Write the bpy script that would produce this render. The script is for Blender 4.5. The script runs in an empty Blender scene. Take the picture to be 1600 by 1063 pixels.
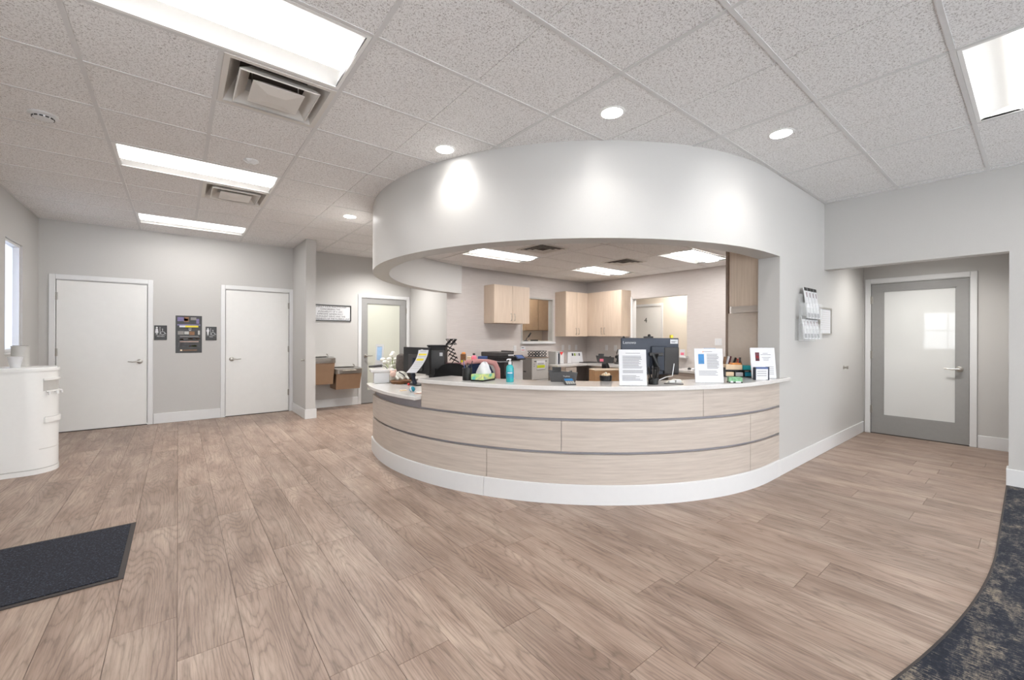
import bpy, math, random
from math import sin, cos, pi, radians as R, atan2, hypot
from mathutils import Vector, Matrix
random.seed(7)
SC = bpy.context.scene
COL = SC.collection

# ------------------------------------------------------------------ camera
TH = .6723
CAMH = 1.3064
cam_d = bpy.data.cameras.new('camera')
cam = bpy.data.objects.new('camera', cam_d)
COL.objects.link(cam)
cam.matrix_world = Matrix.Translation((0, 0, CAMH)) @ Matrix.Rotation(-TH, 4, 'Z') @ Matrix.Rotation(pi/2, 4, 'X') @ Matrix.Rotation(.0037, 4, 'Z')
cam_d.sensor_fit = 'HORIZONTAL'
cam_d.sensor_width = 36
cam_d.lens = 36*655.2/1600
cam_d.shift_y = -4.92/1600
cam_d.clip_start = .05
SC.camera = cam

# ------------------------------------------------------------------ world and exposure
w = bpy.data.worlds.new('daylight'); SC.world = w; w.use_nodes = True
bg = w.node_tree.nodes['Background']
bg.inputs['Color'].default_value = (.93, .96, 1, 1)
bg.inputs['Strength'].default_value = 3.4
SC.view_settings.view_transform = 'Standard'
SC.view_settings.look = 'None'
SC.view_settings.gamma = 1
SC.view_settings.use_curve_mapping = False
SC.view_settings.exposure = 1.1
TROFFER = 12.8      # emission of the troffer diffusers

# ------------------------------------------------------------------ materials
def lin(c):
    return tuple((x/12.92 if x <= .04045 else ((x+.055)/1.055)**2.4) for x in c)
def rgb(r, g, b): return lin((r/255, g/255, b/255)) + (1,)
class NT:
    def __init__(s, name):
        s.m = bpy.data.materials.new(name); s.m.use_nodes = True
        s.t = s.m.node_tree; s.b = s.t.nodes['Principled BSDF']
    def n(s, kind, **kw):
        nd = s.t.nodes.new(kind)
        for k, v in kw.items():
            if k.startswith('i_'):
                key = k[2:]
                key = int(key) if key.isdigit() else key.replace('_', ' ')
                nd.inputs[key].default_value = v
            else: setattr(nd, k, v)
        return nd
    def l(s, a, ao, b, bi): s.t.links.new(a.outputs[ao], b.inputs[bi])
    def ramp(s, stops):
        r = s.n('ShaderNodeValToRGB'); e = r.color_ramp.elements
        while len(e) < len(stops): e.new(.5)
        for i, (p, c) in enumerate(stops): e[i].position = p; e[i].color = c
        return r
def mat(name, c, rough=.5, metal=0, vary=.04, scale=30, bump=0, spec=None, trans=0, alpha=1, emit=0, coat=0):
    N = NT(name); b = N.b
    tc = N.n('ShaderNodeTexCoord'); no = N.n('ShaderNodeTexNoise', i_Scale=scale, i_Detail=3.0)
    N.l(tc, 'Object', no, 'Vector')
    lo = tuple(max(0, x*(1-vary)) for x in c[:3])+(1,); hi = tuple(min(1, x*(1+vary)) for x in c[:3])+(1,)
    r = N.ramp([(.3, lo), (.7, hi)]); N.l(no, 0, r, 0); N.l(r, 0, b, 'Base Color')
    b.inputs['Roughness'].default_value = rough; b.inputs['Metallic'].default_value = metal
    if spec is not None: b.inputs['Specular IOR Level'].default_value = spec
    if trans: b.inputs['Transmission Weight'].default_value = trans
    if coat: b.inputs['Coat Weight'].default_value = coat
    if alpha < 1: b.inputs['Alpha'].default_value = alpha
    if emit:
        b.inputs['Emission Color'].default_value = c; b.inputs['Emission Strength'].default_value = emit
    if bump:
        bu = N.n('ShaderNodeBump', i_Strength=bump, i_Distance=.002); N.l(no, 0, bu, 'Height'); N.l(bu, 0, b, 'Normal')
    return N.m
M = {}
M['wall'] = mat('wall_paint', rgb(192, 190, 187), .55, vary=.012, scale=140, bump=.12)
M['header'] = mat('header_paint', rgb(194, 192, 189), .42, vary=.008, scale=140, bump=.08)
M['white'] = mat('white_trim_paint', rgb(218, 218, 218), .3, vary=.008, scale=20)
M['door'] = mat('white_door_paint', rgb(226, 225, 222), .35, vary=.01, scale=12)
M['dgrey'] = mat('grey_door_paint', rgb(148, 147, 145), .35, vary=.02, scale=20)
M['tbar'] = mat('ceiling_bar_metal', rgb(214, 213, 212), .45, vary=.01)
M['plaster'] = mat('ceiling_plaster', rgb(212, 208, 203), .8, vary=.02)
M['trof'] = mat('white_enamel', rgb(236, 236, 234), .4, vary=.004)
M['steel'] = mat('brushed_steel', rgb(190, 188, 184), .28, 1, vary=.05, scale=60)
M['nickel'] = mat('satin_nickel', rgb(176, 172, 166), .3, 1, vary=.03)
M['fount'] = mat('fountain_brown_panel', rgb(152, 124, 100), .4, .3, vary=.03, scale=15)
M['rim'] = mat('fountain_rim_grey', rgb(142, 134, 126), .3, .7, vary=.03)
M['black'] = mat('black_plastic', rgb(26, 26, 28), .35, vary=.1)
M['blackm'] = mat('black_mesh_metal', rgb(38, 38, 38), .5, .3, vary=.1)
M['fabric'] = mat('black_fabric', rgb(18, 18, 20), .9, vary=.2, scale=200, bump=.3)
M['charcoal'] = mat('charcoal_plastic', rgb(62, 60, 60), .45, vary=.06)
M['navy'] = mat('navy_black_plastic', rgb(42, 49, 64), .45, vary=.05)
M['screen'] = mat('dark_screen', rgb(20, 22, 28), .08, vary=.05)
M['quartz'] = mat('white_quartz', rgb(214, 211, 208), .14, vary=.02, scale=60)
M['groove'] = mat('dark_groove_backing', rgb(150, 147, 152), .6, vary=.03)
M['paper'] = mat('white_paper', rgb(214, 214, 216), .6, vary=.008)
M['ink'] = mat('grey_ink', rgb(104, 104, 112), .7)
M['inkd'] = mat('dark_ink', rgb(38, 38, 40), .6)
M['sign'] = mat('dark_sign_plastic', rgb(46, 46, 46), .4, vary=.05)
M['cooler'] = mat('white_cooler_plastic', rgb(232, 232, 230), .25, vary=.008)
M['grille'] = mat('grille_shadow_metal', rgb(120, 114, 108), .5, vary=.05)
M['duct'] = mat('dark_duct', rgb(60, 52, 46), .7, vary=.1)
M['vent'] = mat('vent_white_metal', rgb(216, 212, 206), .4, vary=.01)
M['filegrey'] = mat('file_cabinet_grey', rgb(134, 130, 126), .4, vary=.02)
M['filelight'] = mat('file_drawer_light_grey', rgb(186, 184, 180), .4, vary=.02)
M['beige'] = mat('beige_panel', rgb(214, 200, 186), .5, vary=.02)
M['taupe'] = mat('taupe_edge', rgb(150, 132, 118), .5, vary=.03)
M['pink'] = mat('pink_plush', rgb(232, 172, 168), .9, vary=.08, scale=120, bump=.5)
M['pinkb'] = mat('pink_plastic', rgb(232, 120, 142), .3, vary=.05)
M['teal'] = mat('teal_gel', rgb(60, 190, 196), .12, vary=.05, trans=.3)
M['tealb'] = mat('teal_label', rgb(30, 140, 165), .4)
M['clear'] = mat('clear_acrylic', (.9, .92, .92, 1), .06, vary=.02, alpha=.16)
M['green'] = mat('green_print', rgb(120, 172, 130), .5, vary=.35, scale=40)
M['wcol'] = None
M['red'] = mat('red_plastic', rgb(214, 52, 50), .4)
M['blue'] = mat('blue_print', rgb(52, 126, 184), .5, vary=.1)
M['paleblue'] = mat('pale_blue_print', rgb(168, 200, 232), .5, vary=.06)
M['dblue'] = mat('blue_box_print', rgb(66, 88, 138), .5, vary=.15)
M['yellow'] = mat('yellow_print', rgb(236, 216, 60), .5)
M['lime'] = mat('lime_highlight', rgb(186, 196, 40), .5)
M['orange'] = mat('orange_print', rgb(232, 150, 70), .5, vary=.15)
M['cream'] = mat('cream_print', rgb(240, 214, 180), .5, vary=.05)
M['purple'] = mat('purple_print', rgb(120, 110, 150), .5, vary=.2)
M['dkred'] = mat('dark_red_paper', rgb(92, 34, 46), .6, vary=.15)
M['brownp'] = mat('brown_print', rgb(130, 92, 60), .5, vary=.2)
M['card'] = mat('tan_cardboard', rgb(190, 146, 104), .7, vary=.08, scale=25)
M['leaf'] = mat('green_leaf', rgb(128, 150, 60), .5, vary=.25)
M['petal'] = mat('white_petal', rgb(226, 224, 214), .6, vary=.08)
M['rose'] = mat('rose_plush', rgb(216, 184, 170), .8, vary=.1)
M['greycloth'] = mat('grey_cloth', rgb(88, 80, 76), .85, vary=.15, scale=50, bump=.3)
M['rubber'] = mat('black_rubber_edge', rgb(58, 52, 50), .7, vary=.06)
M['bluecloth'] = mat('blue_cloth', rgb(40, 54, 84), .9, vary=.2)
M['corr'] = mat('corridor_paint', rgb(216, 206, 192), .6, vary=.01)
M['dkcab'] = mat('brown_laminate', rgb(140, 116, 92), .5, vary=.06, scale=8)
M['subfloor'] = mat('floor_underlay', rgb(88, 74, 64), .9)
M['warm'] = mat('warm_yellow_note', rgb(240, 224, 150), .6)

def wood_laminate(name, c1, c2, axis):
    N = NT(name); tc = N.n('ShaderNodeTexCoord'); mp = N.n('ShaderNodeMapping')
    s = [3, 3, 60] if axis == 3 else [70, 70, 2.2]
    mp.inputs['Scale'].default_value = s[:3]
    no = N.n('ShaderNodeTexNoise', i_Scale=1.0, i_Detail=5.0, i_Roughness=.6)
    N.l(tc, 'Object', mp, 0); N.l(mp, 0, no, 0)
    r = N.ramp([(.3, c1), (.72, c2)]); N.l(no, 0, r, 0); N.l(r, 0, N.b, 'Base Color')
    N.b.inputs['Roughness'].default_value = .42
    return N.m
M['lam_v'] = wood_laminate('pale_wood_laminate_vertical', rgb(198, 178, 158), rgb(216, 198, 180), 2)
M['lam_h'] = wood_laminate('pale_wood_laminate_horizontal', rgb(180, 168, 158), rgb(202, 191, 180), 3)

def accent():
    N = NT('pinkish_woven_wallcovering'); tc = N.n('ShaderNodeTexCoord'); mp = N.n('ShaderNodeMapping')
    mp.inputs['Scale'].default_value = (3, 3, 90)
    no = N.n('ShaderNodeTexNoise', i_Scale=2.0, i_Detail=4.0)
    N.l(tc, 'Object', mp, 0); N.l(mp, 0, no, 0)
    r = N.ramp([(.3, rgb(196, 188, 183)), (.7, rgb(207, 200, 196))]); N.l(no, 0, r, 0); N.l(r, 0, N.b, 'Base Color')
    N.b.inputs['Roughness'].default_value = .6
    return N.m
M['accent'] = accent()

def ceiling_tile():
    N = NT('speckled_acoustic_tile'); tc = N.n('ShaderNodeTexCoord'); oi = N.n('ShaderNodeObjectInfo')
    ad = N.n('ShaderNodeVectorMath', operation='ADD'); N.l(tc, 'Object', ad, 0); N.l(oi, 'Location', ad, 1)
    n1 = N.n('ShaderNodeTexNoise', i_Scale=120.0, i_Detail=2.0, i_Roughness=.55, i_Distortion=1.2)
    N.l(ad, 0, n1, 'Vector')
    r1 = N.ramp([(.0, rgb(170, 162, 158)), (.40, rgb(190, 186, 184)), (.455, rgb(237, 236, 235)), (1, rgb(244, 243, 242))])
    N.l(n1, 0, r1, 0)
    N.l(r1, 0, N.b, 'Base Color'); N.b.inputs['Roughness'].default_value = .9
    r2 = N.ramp([(.34, (0, 0, 0, 1)), (.42, (1, 1, 1, 1))]); N.l(n1, 0, r2, 0)
    bu = N.n('ShaderNodeBump', i_Strength=.35, i_Distance=.002); N.l(r2, 0, bu, 'Height'); N.l(bu, 0, N.b, 'Normal')
    return N.m
M['tile'] = ceiling_tile()

def plank_mat():
    N = NT('oak_vinyl_plank'); tc = N.n('ShaderNodeTexCoord'); oi = N.n('ShaderNodeObjectInfo')
    rv = N.n('ShaderNodeMath', operation='MULTIPLY'); rv.inputs[1].default_value = 37.0; N.l(oi, 'Random', rv, 0)
    cx = N.n('ShaderNodeCombineXYZ'); N.l(rv, 0, cx, 'X'); N.l(rv, 0, cx, 'Y'); N.l(rv, 0, cx, 'Z')
    ad = N.n('ShaderNodeVectorMath', operation='ADD'); N.l(tc, 'Object', ad, 0); N.l(cx, 0, ad, 1)
    # growth rings: a warped distance field stretched along the plank
    m1 = N.n('ShaderNodeMapping'); m1.inputs['Scale'].default_value = (5.0, .62, 1); N.l(ad, 0, m1, 0)
    n1 = N.n('ShaderNodeTexNoise', i_Scale=1.0, i_Detail=1.2, i_Roughness=.45); N.l(m1, 0, n1, 'Vector')
    mm = N.n('ShaderNodeMath', operation='MULTIPLY'); mm.inputs[1].default_value = 30.0; N.l(n1, 0, mm, 0)
    m4 = N.n('ShaderNodeMapping'); m4.inputs['Scale'].default_value = (60, 9, 1); N.l(ad, 0, m4, 0)
    n4 = N.n('ShaderNodeTexNoise', i_Scale=1.0, i_Detail=2.0); N.l(m4, 0, n4, 'Vector')
    ma = N.n('ShaderNodeMath', operation='MULTIPLY_ADD'); ma.inputs[1].default_value = .9; N.l(n4, 0, ma, 0); N.l(mm, 0, ma, 2)
    fr = N.n('ShaderNodeMath', operation='PINGPONG'); fr.inputs[1].default_value = .5; N.l(ma, 0, fr, 0)
    rr = N.ramp([(.0, (0, 0, 0, 1)), (.16, (.75, .75, .75, 1)), (.45, (1, 1, 1, 1))]); N.l(fr, 0, rr, 0)
    # fine pores
    m2 = N.n('ShaderNodeMapping'); m2.inputs['Scale'].default_value = (170, 7, 1); N.l(ad, 0, m2, 0)
    n2 = N.n('ShaderNodeTexNoise', i_Scale=1.0, i_Detail=4.0, i_Roughness=.65); N.l(m2, 0, n2, 'Vector')
    r2 = N.ramp([(.36, (.45, .44, .43, 1)), (.55, (1, 1, 1, 1))]); N.l(n2, 0, r2, 0)
    # broad tone patches
    m3 = N.n('ShaderNodeMapping'); m3.inputs['Scale'].default_value = (5, 1.6, 1); N.l(ad, 0, m3, 0)
    n3 = N.n('ShaderNodeTexNoise', i_Scale=1.3, i_Detail=3.0); N.l(m3, 0, n3, 'Vector')
    r3 = N.ramp([(.25, rgb(142, 120, 106)), (.5, rgb(165, 143, 129)), (.75, rgb(184, 164, 149))]); N.l(n3, 0, r3, 0)
    mx = N.n('ShaderNodeMix', data_type='RGBA', blend_type='MULTIPLY'); mx.inputs[0].default_value = .30
    N.l(r3, 0, mx, 6); N.l(rr, 0, mx, 7)
    mx2 = N.n('ShaderNodeMix', data_type='RGBA', blend_type='MULTIPLY'); mx2.inputs[0].default_value = .42
    N.l(mx, 2, mx2, 6); N.l(r2, 0, mx2, 7)
    m5 = N.n('ShaderNodeMapping'); m5.inputs['Scale'].default_value = (34, .9, 1); N.l(ad, 0, m5, 0)
    n5 = N.n('ShaderNodeTexNoise', i_Scale=1.0, i_Detail=3.0, i_Roughness=.55); N.l(m5, 0, n5, 'Vector')
    r5 = N.ramp([(.34, (.70, .68, .66, 1)), (.5, (.92, .92, .92, 1)), (.66, (1, 1, 1, 1))]); N.l(n5, 0, r5, 0)
    mx3 = N.n('ShaderNodeMix', data_type='RGBA', blend_type='MULTIPLY'); mx3.inputs[0].default_value = .6
    N.l(mx2, 2, mx3, 6); N.l(r5, 0, mx3, 7); mx2 = mx3
    hs = N.n('ShaderNodeHueSaturation'); mr = N.n('ShaderNodeMapRange'); mr.inputs['To Min'].default_value = .90; mr.inputs['To Max'].default_value = 1.06
    N.l(oi, 'Random', mr, 0); N.l(mr, 0, hs, 'Value'); N.l(mx2, 2, hs, 'Color')
    N.l(hs, 0, N.b, 'Base Color')
    N.b.inputs['Roughness'].default_value = .42
    N.b.inputs['Specular IOR Level'].default_value = .35
    bu = N.n('ShaderNodeBump', i_Strength=.25, i_Distance=.001); N.l(rr, 0, bu, 'Height'); N.l(bu, 0, N.b, 'Normal')
    return N.m
M['plank'] = plank_mat()

def carpet_mat():
    N = NT('navy_and_beige_carpet'); tc = N.n('ShaderNodeTexCoord')
    m1 = N.n('ShaderNodeMapping'); m1.inputs['Scale'].default_value = (2.6, 7, 1); N.l(tc, 'Object', m1, 0)
    n1 = N.n('ShaderNodeTexNoise', i_Scale=1.5, i_Detail=10.0, i_Roughness=.82); N.l(m1, 0, n1, 'Vector')
    m2 = N.n('ShaderNodeMapping'); m2.inputs['Scale'].default_value = (190, 28, 1); N.l(tc, 'Object', m2, 0)
    n2 = N.n('ShaderNodeTexNoise', i_Scale=1.0, i_Detail=2.0); N.l(m2, 0, n2, 'Vector')
    ma = N.n('ShaderNodeMath', operation='MULTIPLY_ADD'); ma.inputs[1].default_value = .5; N.l(n2, 0, ma, 0); N.l(n1, 0, ma, 2)
    r = N.ramp([(.62, rgb(12, 17, 30)), (.76, rgb(28, 34, 48)), (.82, rgb(92, 86, 80)), (.95, rgb(146, 134, 118))])
    N.l(ma, 0, r, 0); N.l(r, 0, N.b, 'Base Color'); N.b.inputs['Roughness'].default_value = .95
    bu = N.n('ShaderNodeBump', i_Strength=.6, i_Distance=.004); N.l(n2, 0, bu, 'Height'); N.l(bu, 0, N.b, 'Normal')
    return N.m
M['carpet'] = carpet_mat()
def mat_mat():
    N = NT('dark_blue_mat_pile'); tc = N.n('ShaderNodeTexCoord')
    n1 = N.n('ShaderNodeTexNoise', i_Scale=110.0, i_Detail=3.0, i_Roughness=.7); N.l(tc, 'Object', n1, 'Vector')
    r = N.ramp([(.4, rgb(18, 20, 28)), (.56, rgb(32, 35, 46)), (.7, rgb(78, 82, 100))])
    N.l(n1, 0, r, 0); N.l(r, 0, N.b, 'Base Color'); N.b.inputs['Roughness'].default_value = .95
    bu = N.n('ShaderNodeBump', i_Strength=.8, i_Distance=.004); N.l(n1, 0, bu, 'Height'); N.l(bu, 0, N.b, 'Normal')
    return N.m
M['matpile'] = mat_mat()
def watercolour():
    N = NT('watercolour_box_print'); tc = N.n('ShaderNodeTexCoord')
    n1 = N.n('ShaderNodeTexNoise', i_Scale=18.0, i_Detail=2.0); N.l(tc, 'Object', n1, 'Vector')
    r = N.ramp([(.3, rgb(90, 180, 180)), (.45, rgb(160, 205, 140)), (.55, rgb(215, 215, 130)), (.7, rgb(90, 150, 170))])
    N.l(n1, 0, r, 0); N.l(r, 0, N.b, 'Base Color'); return N.m
M['wcol'] = watercolour()
def emis(name, c, s):
    N = NT(name); e = N.n('ShaderNodeEmission'); e.inputs[0].default_value = c; e.inputs[1].default_value = s
    N.t.links.new(e.outputs[0], N.t.nodes['Material Output'].inputs[0]); return N.m
M['lit'] = emis('troffer_diffuser', (1, .985, .96, 1), TROFFER)
M['lit_in'] = emis('inner_troffer_diffuser', (1, .985, .97, 1), 20.0)
M['lit_down'] = emis('downlight_lens', (1, .985, .96, 1), 14)
M['lit_side'] = emis('troffer_basket_side', (1, .985, .96, 1), 1.9)  # faint glow put into the basket sides to light wings and walls
M['lit_room'] = emis('added_room_diffuser', (1, .96, .9, 1), 30)  # for the unseen lights added in the rear room and corridor
def glassmat(name, c, rough, dif):
    N = NT(name); N.b.inputs['Base Color'].default_value = c; N.b.inputs['Roughness'].default_value = rough
    N.b.inputs['Coat Weight'].default_value = 1; N.b.inputs['Coat Roughness'].default_value = .03
    tc = N.n('ShaderNodeTexCoord'); no = N.n('ShaderNodeTexNoise', i_Scale=1.2, i_Detail=1.0); N.l(tc, 'Object', no, 0)
    r = N.ramp([(.35, tuple(x*.93 for x in c[:3])+(1,)), (.65, c)]); N.l(no, 0, r, 0); N.l(r, 0, N.b, 'Base Color')
    return N.m
M['frost_r'] = glassmat('frosted_glass_white', rgb(218, 219, 217), .5, 0)
M['frost_g'] = glassmat('frosted_glass_greenish', rgb(202, 203, 190), .5, 0)
def panem():
    N = NT('window_glass'); N.b.inputs['Transmission Weight'].default_value = 1
    N.b.inputs['Roughness'].default_value = 0; N.b.inputs['IOR'].default_value = 1.02
    tc = N.n('ShaderNodeTexCoord'); no = N.n('ShaderNodeTexNoise', i_Scale=2.0); N.l(tc, 'Object', no, 0)
    r = N.ramp([(.3, (.95, .98, 1, 1)), (.7, (1, 1, 1, 1))]); N.l(no, 0, r, 0); N.l(r, 0, N.b, 'Base Color'); return N.m
M['pane'] = panem()
def shade():
    N = NT('translucent_window_film'); tr = N.n('ShaderNodeBsdfTranslucent'); tr.inputs[0].default_value = (.8, .84, .92, 1)
    df = N.n('ShaderNodeBsdfDiffuse'); df.inputs[0].default_value = rgb(214, 216, 222); mx = N.n('ShaderNodeMixShader'); mx.inputs[0].default_value = .45
    N.l(df, 0, mx, 1); N.l(tr, 0, mx, 2); N.t.links.new(mx.outputs[0], N.t.nodes['Material Output'].inputs[0]); return N.m
M['film'] = shade()

# ------------------------------------------------------------------ mesh builder
class MB:
    def __init__(s): s.v = []; s.f = []; s.T = Matrix.Identity(4)
    def at(s, x=0, y=0, z=0, rz=0, rx=0, ry=0):
        s.T = Matrix.Translation((x, y, z)) @ Matrix.Rotation(rz, 4, 'Z') @ Matrix.Rotation(ry, 4, 'Y') @ Matrix.Rotation(rx, 4, 'X'); return s
    def add(s, vs, fs):
        n = len(s.v); s.v += [tuple(s.T @ Vector(v)) for v in vs]; s.f += [tuple(i+n for i in f) for f in fs]; return s
    def box(s, x0, x1, y0, y1, z0, z1, b=0):
        if b <= 0:
            return s.add([(x0,y0,z0),(x1,y0,z0),(x1,y1,z0),(x0,y1,z0),(x0,y0,z1),(x1,y0,z1),(x1,y1,z1),(x0,y1,z1)],
                         [(0,3,2,1),(4,5,6,7),(0,1,5,4),(1,2,6,5),(2,3,7,6),(3,0,4,7)])
        b = min(b, (x1-x0)*.45, (y1-y0)*.45, (z1-z0)*.45)
        pts = [(x0+b,y0),(x1-b,y0),(x1,y0+b),(x1,y1-b),(x1-b,y1),(x0+b,y1),(x0,y1-b),(x0,y0+b)]
        cx, cy = (x0+x1)/2, (y0+y1)/2
        def ins(p): return (min(max(p[0], x0+b), x1-b), min(max(p[1], y0+b), y1-b))
        rings = [(z0, [ins(p) for p in pts]), (z0+b, pts), (z1-b, pts), (z1, [ins(p) for p in pts])]
        vs = [(x, y, z) for z, ps in rings for x, y in ps]; fs = []
        for k in range(3):
            for i in range(8):
                j = (i+1) % 8; fs.append((k*8+i, k*8+j, k*8+8+j, k*8+8+i))
        fs.append(tuple(range(7, -1, -1))); fs.append(tuple(range(24, 32)))
        return s.add(vs, fs)
    def prism(s, pts, z0, z1):      # pts counter-clockwise in xy
        n = len(pts)
        return s.add([(x,y,z0) for x,y in pts]+[(x,y,z1) for x,y in pts],
                     [tuple(range(n-1,-1,-1)), tuple(range(n,2*n))]+[(i,(i+1)%n,n+(i+1)%n,n+i) for i in range(n)])
    def prism_y(s, pts, y0, y1):    # pts in xz, seen from -Y counter-clockwise
        n = len(pts)
        return s.add([(x,y0,z) for x,z in pts]+[(x,y1,z) for x,z in pts],
                     [tuple(range(n)), tuple(range(2*n-1,n-1,-1))]+[((i+1)%n,i,n+i,n+(i+1)%n) for i in range(n)])
    def lathe(s, prof, n=20, caps=True):   # prof [(r,z)]
        vs = []; fs = []
        for r, z in prof:
            for i in range(n): a = 2*pi*i/n; vs.append((r*cos(a), r*sin(a), z))
        for k in range(len(prof)-1):
            for i in range(n): j=(i+1)%n; fs.append((k*n+i,k*n+j,(k+1)*n+j,(k+1)*n+i))
        if caps: fs.append(tuple(range(n-1,-1,-1))); fs.append(tuple(range((len(prof)-1)*n, len(prof)*n)))
        return s.add(vs, fs)
    def cyl(s, r, z0, z1, n=20): return s.lathe([(r, z0), (r, z1)], n)
    def tube(s, pts, r, n=8):
        P = [Vector(p) for p in pts]; vs = []; fs = []
        up = Vector((0,0,1))
        for i, p in enumerate(P):
            t = ((P[min(i+1,len(P)-1)]-P[max(i-1,0)])).normalized()
            a = t.cross(up)
            if a.length < .05: a = t.cross(Vector((1,0,0)))
            a.normalize(); b = t.cross(a)
            rr = r[i] if isinstance(r, (list, tuple)) else r
            for k in range(n): q = 2*pi*k/n; vs.append(tuple(p + a*cos(q)*rr + b*sin(q)*rr))
        for i in range(len(P)-1):
            for k in range(n): j=(k+1)%n; fs.append((i*n+k,i*n+j,(i+1)*n+j,(i+1)*n+k))
        fs.append(tuple(range(n-1,-1,-1))); fs.append(tuple(range((len(P)-1)*n,len(P)*n)))
        return s.add(vs, fs)
    def ball(s, c, r, n=12, sq=(1,1,1)):
        pr = [(max(1e-4, r*sin(pi*k/8)), -r*cos(pi*k/8)) for k in range(9)]
        T = s.T; s.T = T @ Matrix.Translation(c) @ Matrix.Diagonal((*sq, 1)); s.lathe(pr, n); s.T = T; return s
    def strip(s, path, prof):       # sweep closed (off,z) profile along path of (x,y,nx,ny)
        m = len(prof); vs = []; fs = []
        for x, y, nx, ny in path:
            for o, z in prof: vs.append((x+nx*o, y+ny*o, z))
        for i in range(len(path)-1):
            for k in range(m): j=(k+1)%m; fs.append((i*m+k,i*m+j,(i+1)*m+j,(i+1)*m+k))
        fs.append(tuple(range(m-1,-1,-1))); fs.append(tuple(range((len(path)-1)*m,len(path)*m)))
        return s.add(vs, fs)
    def build(s, name, m, parent=None, smooth=0, loc=None):
        me = bpy.data.meshes.new(name); me.from_pydata(s.v, [], s.f); me.update()
        import bmesh
        bm = bmesh.new(); bm.from_mesh(me); bmesh.ops.recalc_face_normals(bm, faces=bm.faces); bm.to_mesh(me); bm.free()
        if smooth:
            for p in me.polygons: p.use_smooth = True
            me.set_sharp_from_angle(angle=R(smooth))
        me.materials.append(M[m] if isinstance(m, str) else m)
        o = bpy.data.objects.new(name, me); COL.objects.link(o)
        if loc: o.location = loc
        if parent: o.parent = parent
        return o
def B(x0,x1,y0,y1,z0,z1,b=0): return MB().box(x0,x1,y0,y1,z0,z1,b)
def tag(o, label=None, cat=None, group=None, kind=None):
    if label: o['label'] = label
    if cat: o['category'] = cat
    if group: o['group'] = group
    if kind: o['kind'] = kind
    return o
def E(name, loc, rz, label, cat, group=None):
    o = bpy.data.objects.new(name, None); o.empty_display_size = .1; COL.objects.link(o)
    o.location = loc; o.rotation_euler = (0, 0, rz); tag(o, label, cat, group); return o
def SE(name, loc=(0,0,0), rz=0):
    o = bpy.data.objects.new(name, None); o.empty_display_size = .1; COL.objects.link(o)
    o.location = loc; o.rotation_euler = (0, 0, rz); o['kind'] = 'structure'; return o
def ST(o): o['kind'] = 'structure'; return o
def child_copy(src, parent, loc, rz=0):
    c = src.copy(); COL.objects.link(c); c.parent = parent; c.location = loc; c.rotation_euler = (0,0,rz); return c
def copy_thing(root, loc, rz, label=None):
    r = root.copy(); COL.objects.link(r); r.location = loc; r.rotation_euler = (0,0,rz)
    if label: r['label'] = label
    for ch in list(root.children):
        c = ch.copy(); COL.objects.link(c); c.parent = r
        for g in ch.children:
            d = g.copy(); COL.objects.link(d); d.parent = c
    return r
def text(body, name, size, m, parent, loc, rot=(pi/2,0,0), align='CENTER', ext=.0006, sx=1):
    cu = bpy.data.curves.new(name, 'FONT'); cu.body = body; cu.size = size; cu.extrude = ext; cu.resolution_u = 2
    cu.align_x = align; cu.align_y = 'CENTER'; cu.materials.append(M[m])
    o = bpy.data.objects.new(name, cu); COL.objects.link(o); o.location = loc; o.rotation_euler = rot; o.scale = (sx,1,1)
    dg = bpy.context.evaluated_depsgraph_get()
    me = bpy.data.meshes.new_from_object(o.evaluated_get(dg)); me.name = name
    bpy.data.objects.remove(o); bpy.data.curves.remove(cu)
    if not me.materials: me.materials.append(M[m])
    o = bpy.data.objects.new(name, me); COL.objects.link(o); o.location = loc; o.rotation_euler = rot; o.scale = (sx,1,1)
    if parent: o.parent = parent
    return o
def facing(x, y): return atan2(-x, y)
FR = -TH      # rotation that makes local -Y face the picture plane

CZ = 2.838; YN = 8.14; XW = -1.43; YR = 1.53; XH = 5.78; XA = 7.5; YJ = .165
CX, CY, RO, RI = 4.21, 4.08, 2.55, 2.36
YA = 6.62; C2 = 2.576; XB = 3.77; YS = -4.2; LT = 2.085; XJ = 4.46
T4 = 1.2192; T2 = .6096; OX = .787; OY = .29

# ------------------------------------------------------------------ structure: walls
def wall_with_holes_y(name, m, x0, x1, y0, y1, z1, holes, z0=0):   # wall in XZ plane, holes (xa,xb,za,zb)
    b = MB(); xs = x0
    for xa, xb, za, zb in sorted(holes):
        b.box(xs, xa, y0, y1, z0, z1)
        if za > z0: b.box(xa, xb, y0, y1, z0, za)
        if zb < z1: b.box(xa, xb, y0, y1, zb, z1)
        xs = xb
    b.box(xs, x1, y0, y1, z0, z1)
    return ST(b.build(name, m))
def wall_with_holes_x(name, m, x0, x1, y0, y1, z1, holes, z0=0):
    b = MB(); ys = y0
    for ya, yb, za, zb in sorted(holes):
        b.box(x0, x1, ys, ya, z0, z1)
        if za > z0: b.box(x0, x1, ya, yb, z0, za)
        if zb < z1: b.box(x0, x1, ya, yb, zb, z1)
        ys = yb
    b.box(x0, x1, ys, y1, z0, z1)
    return ST(b.build(name, m))
W1 = (6.79, 7.42, 1.12, 2.35); W2 = (1.05, 2.05, 1.0, 2.05)
D1 = (-1.276, -.352); D2 = (.592, 1.512); D3 = (2.762, 3.689); DZ = 2.06
wall_with_holes_x('wall_left', 'wall', XW-.14, XW, YS-.14, YN+.14, CZ+.1, [W1, W2, (-2.6, -.9, .75, 2.2)])
wall_with_holes_y('wall_back', 'wall', XW, XB+.1, YN, YN+.14, CZ+.1, [(D1[0],D1[1],0,DZ),(D2[0],D2[1],0,DZ),(D3[0],D3[1],0,DZ)])
ST(B(1.57, 1.715, 7.18, YN, 0, CZ).build('wall_partition', 'wall'))
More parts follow.
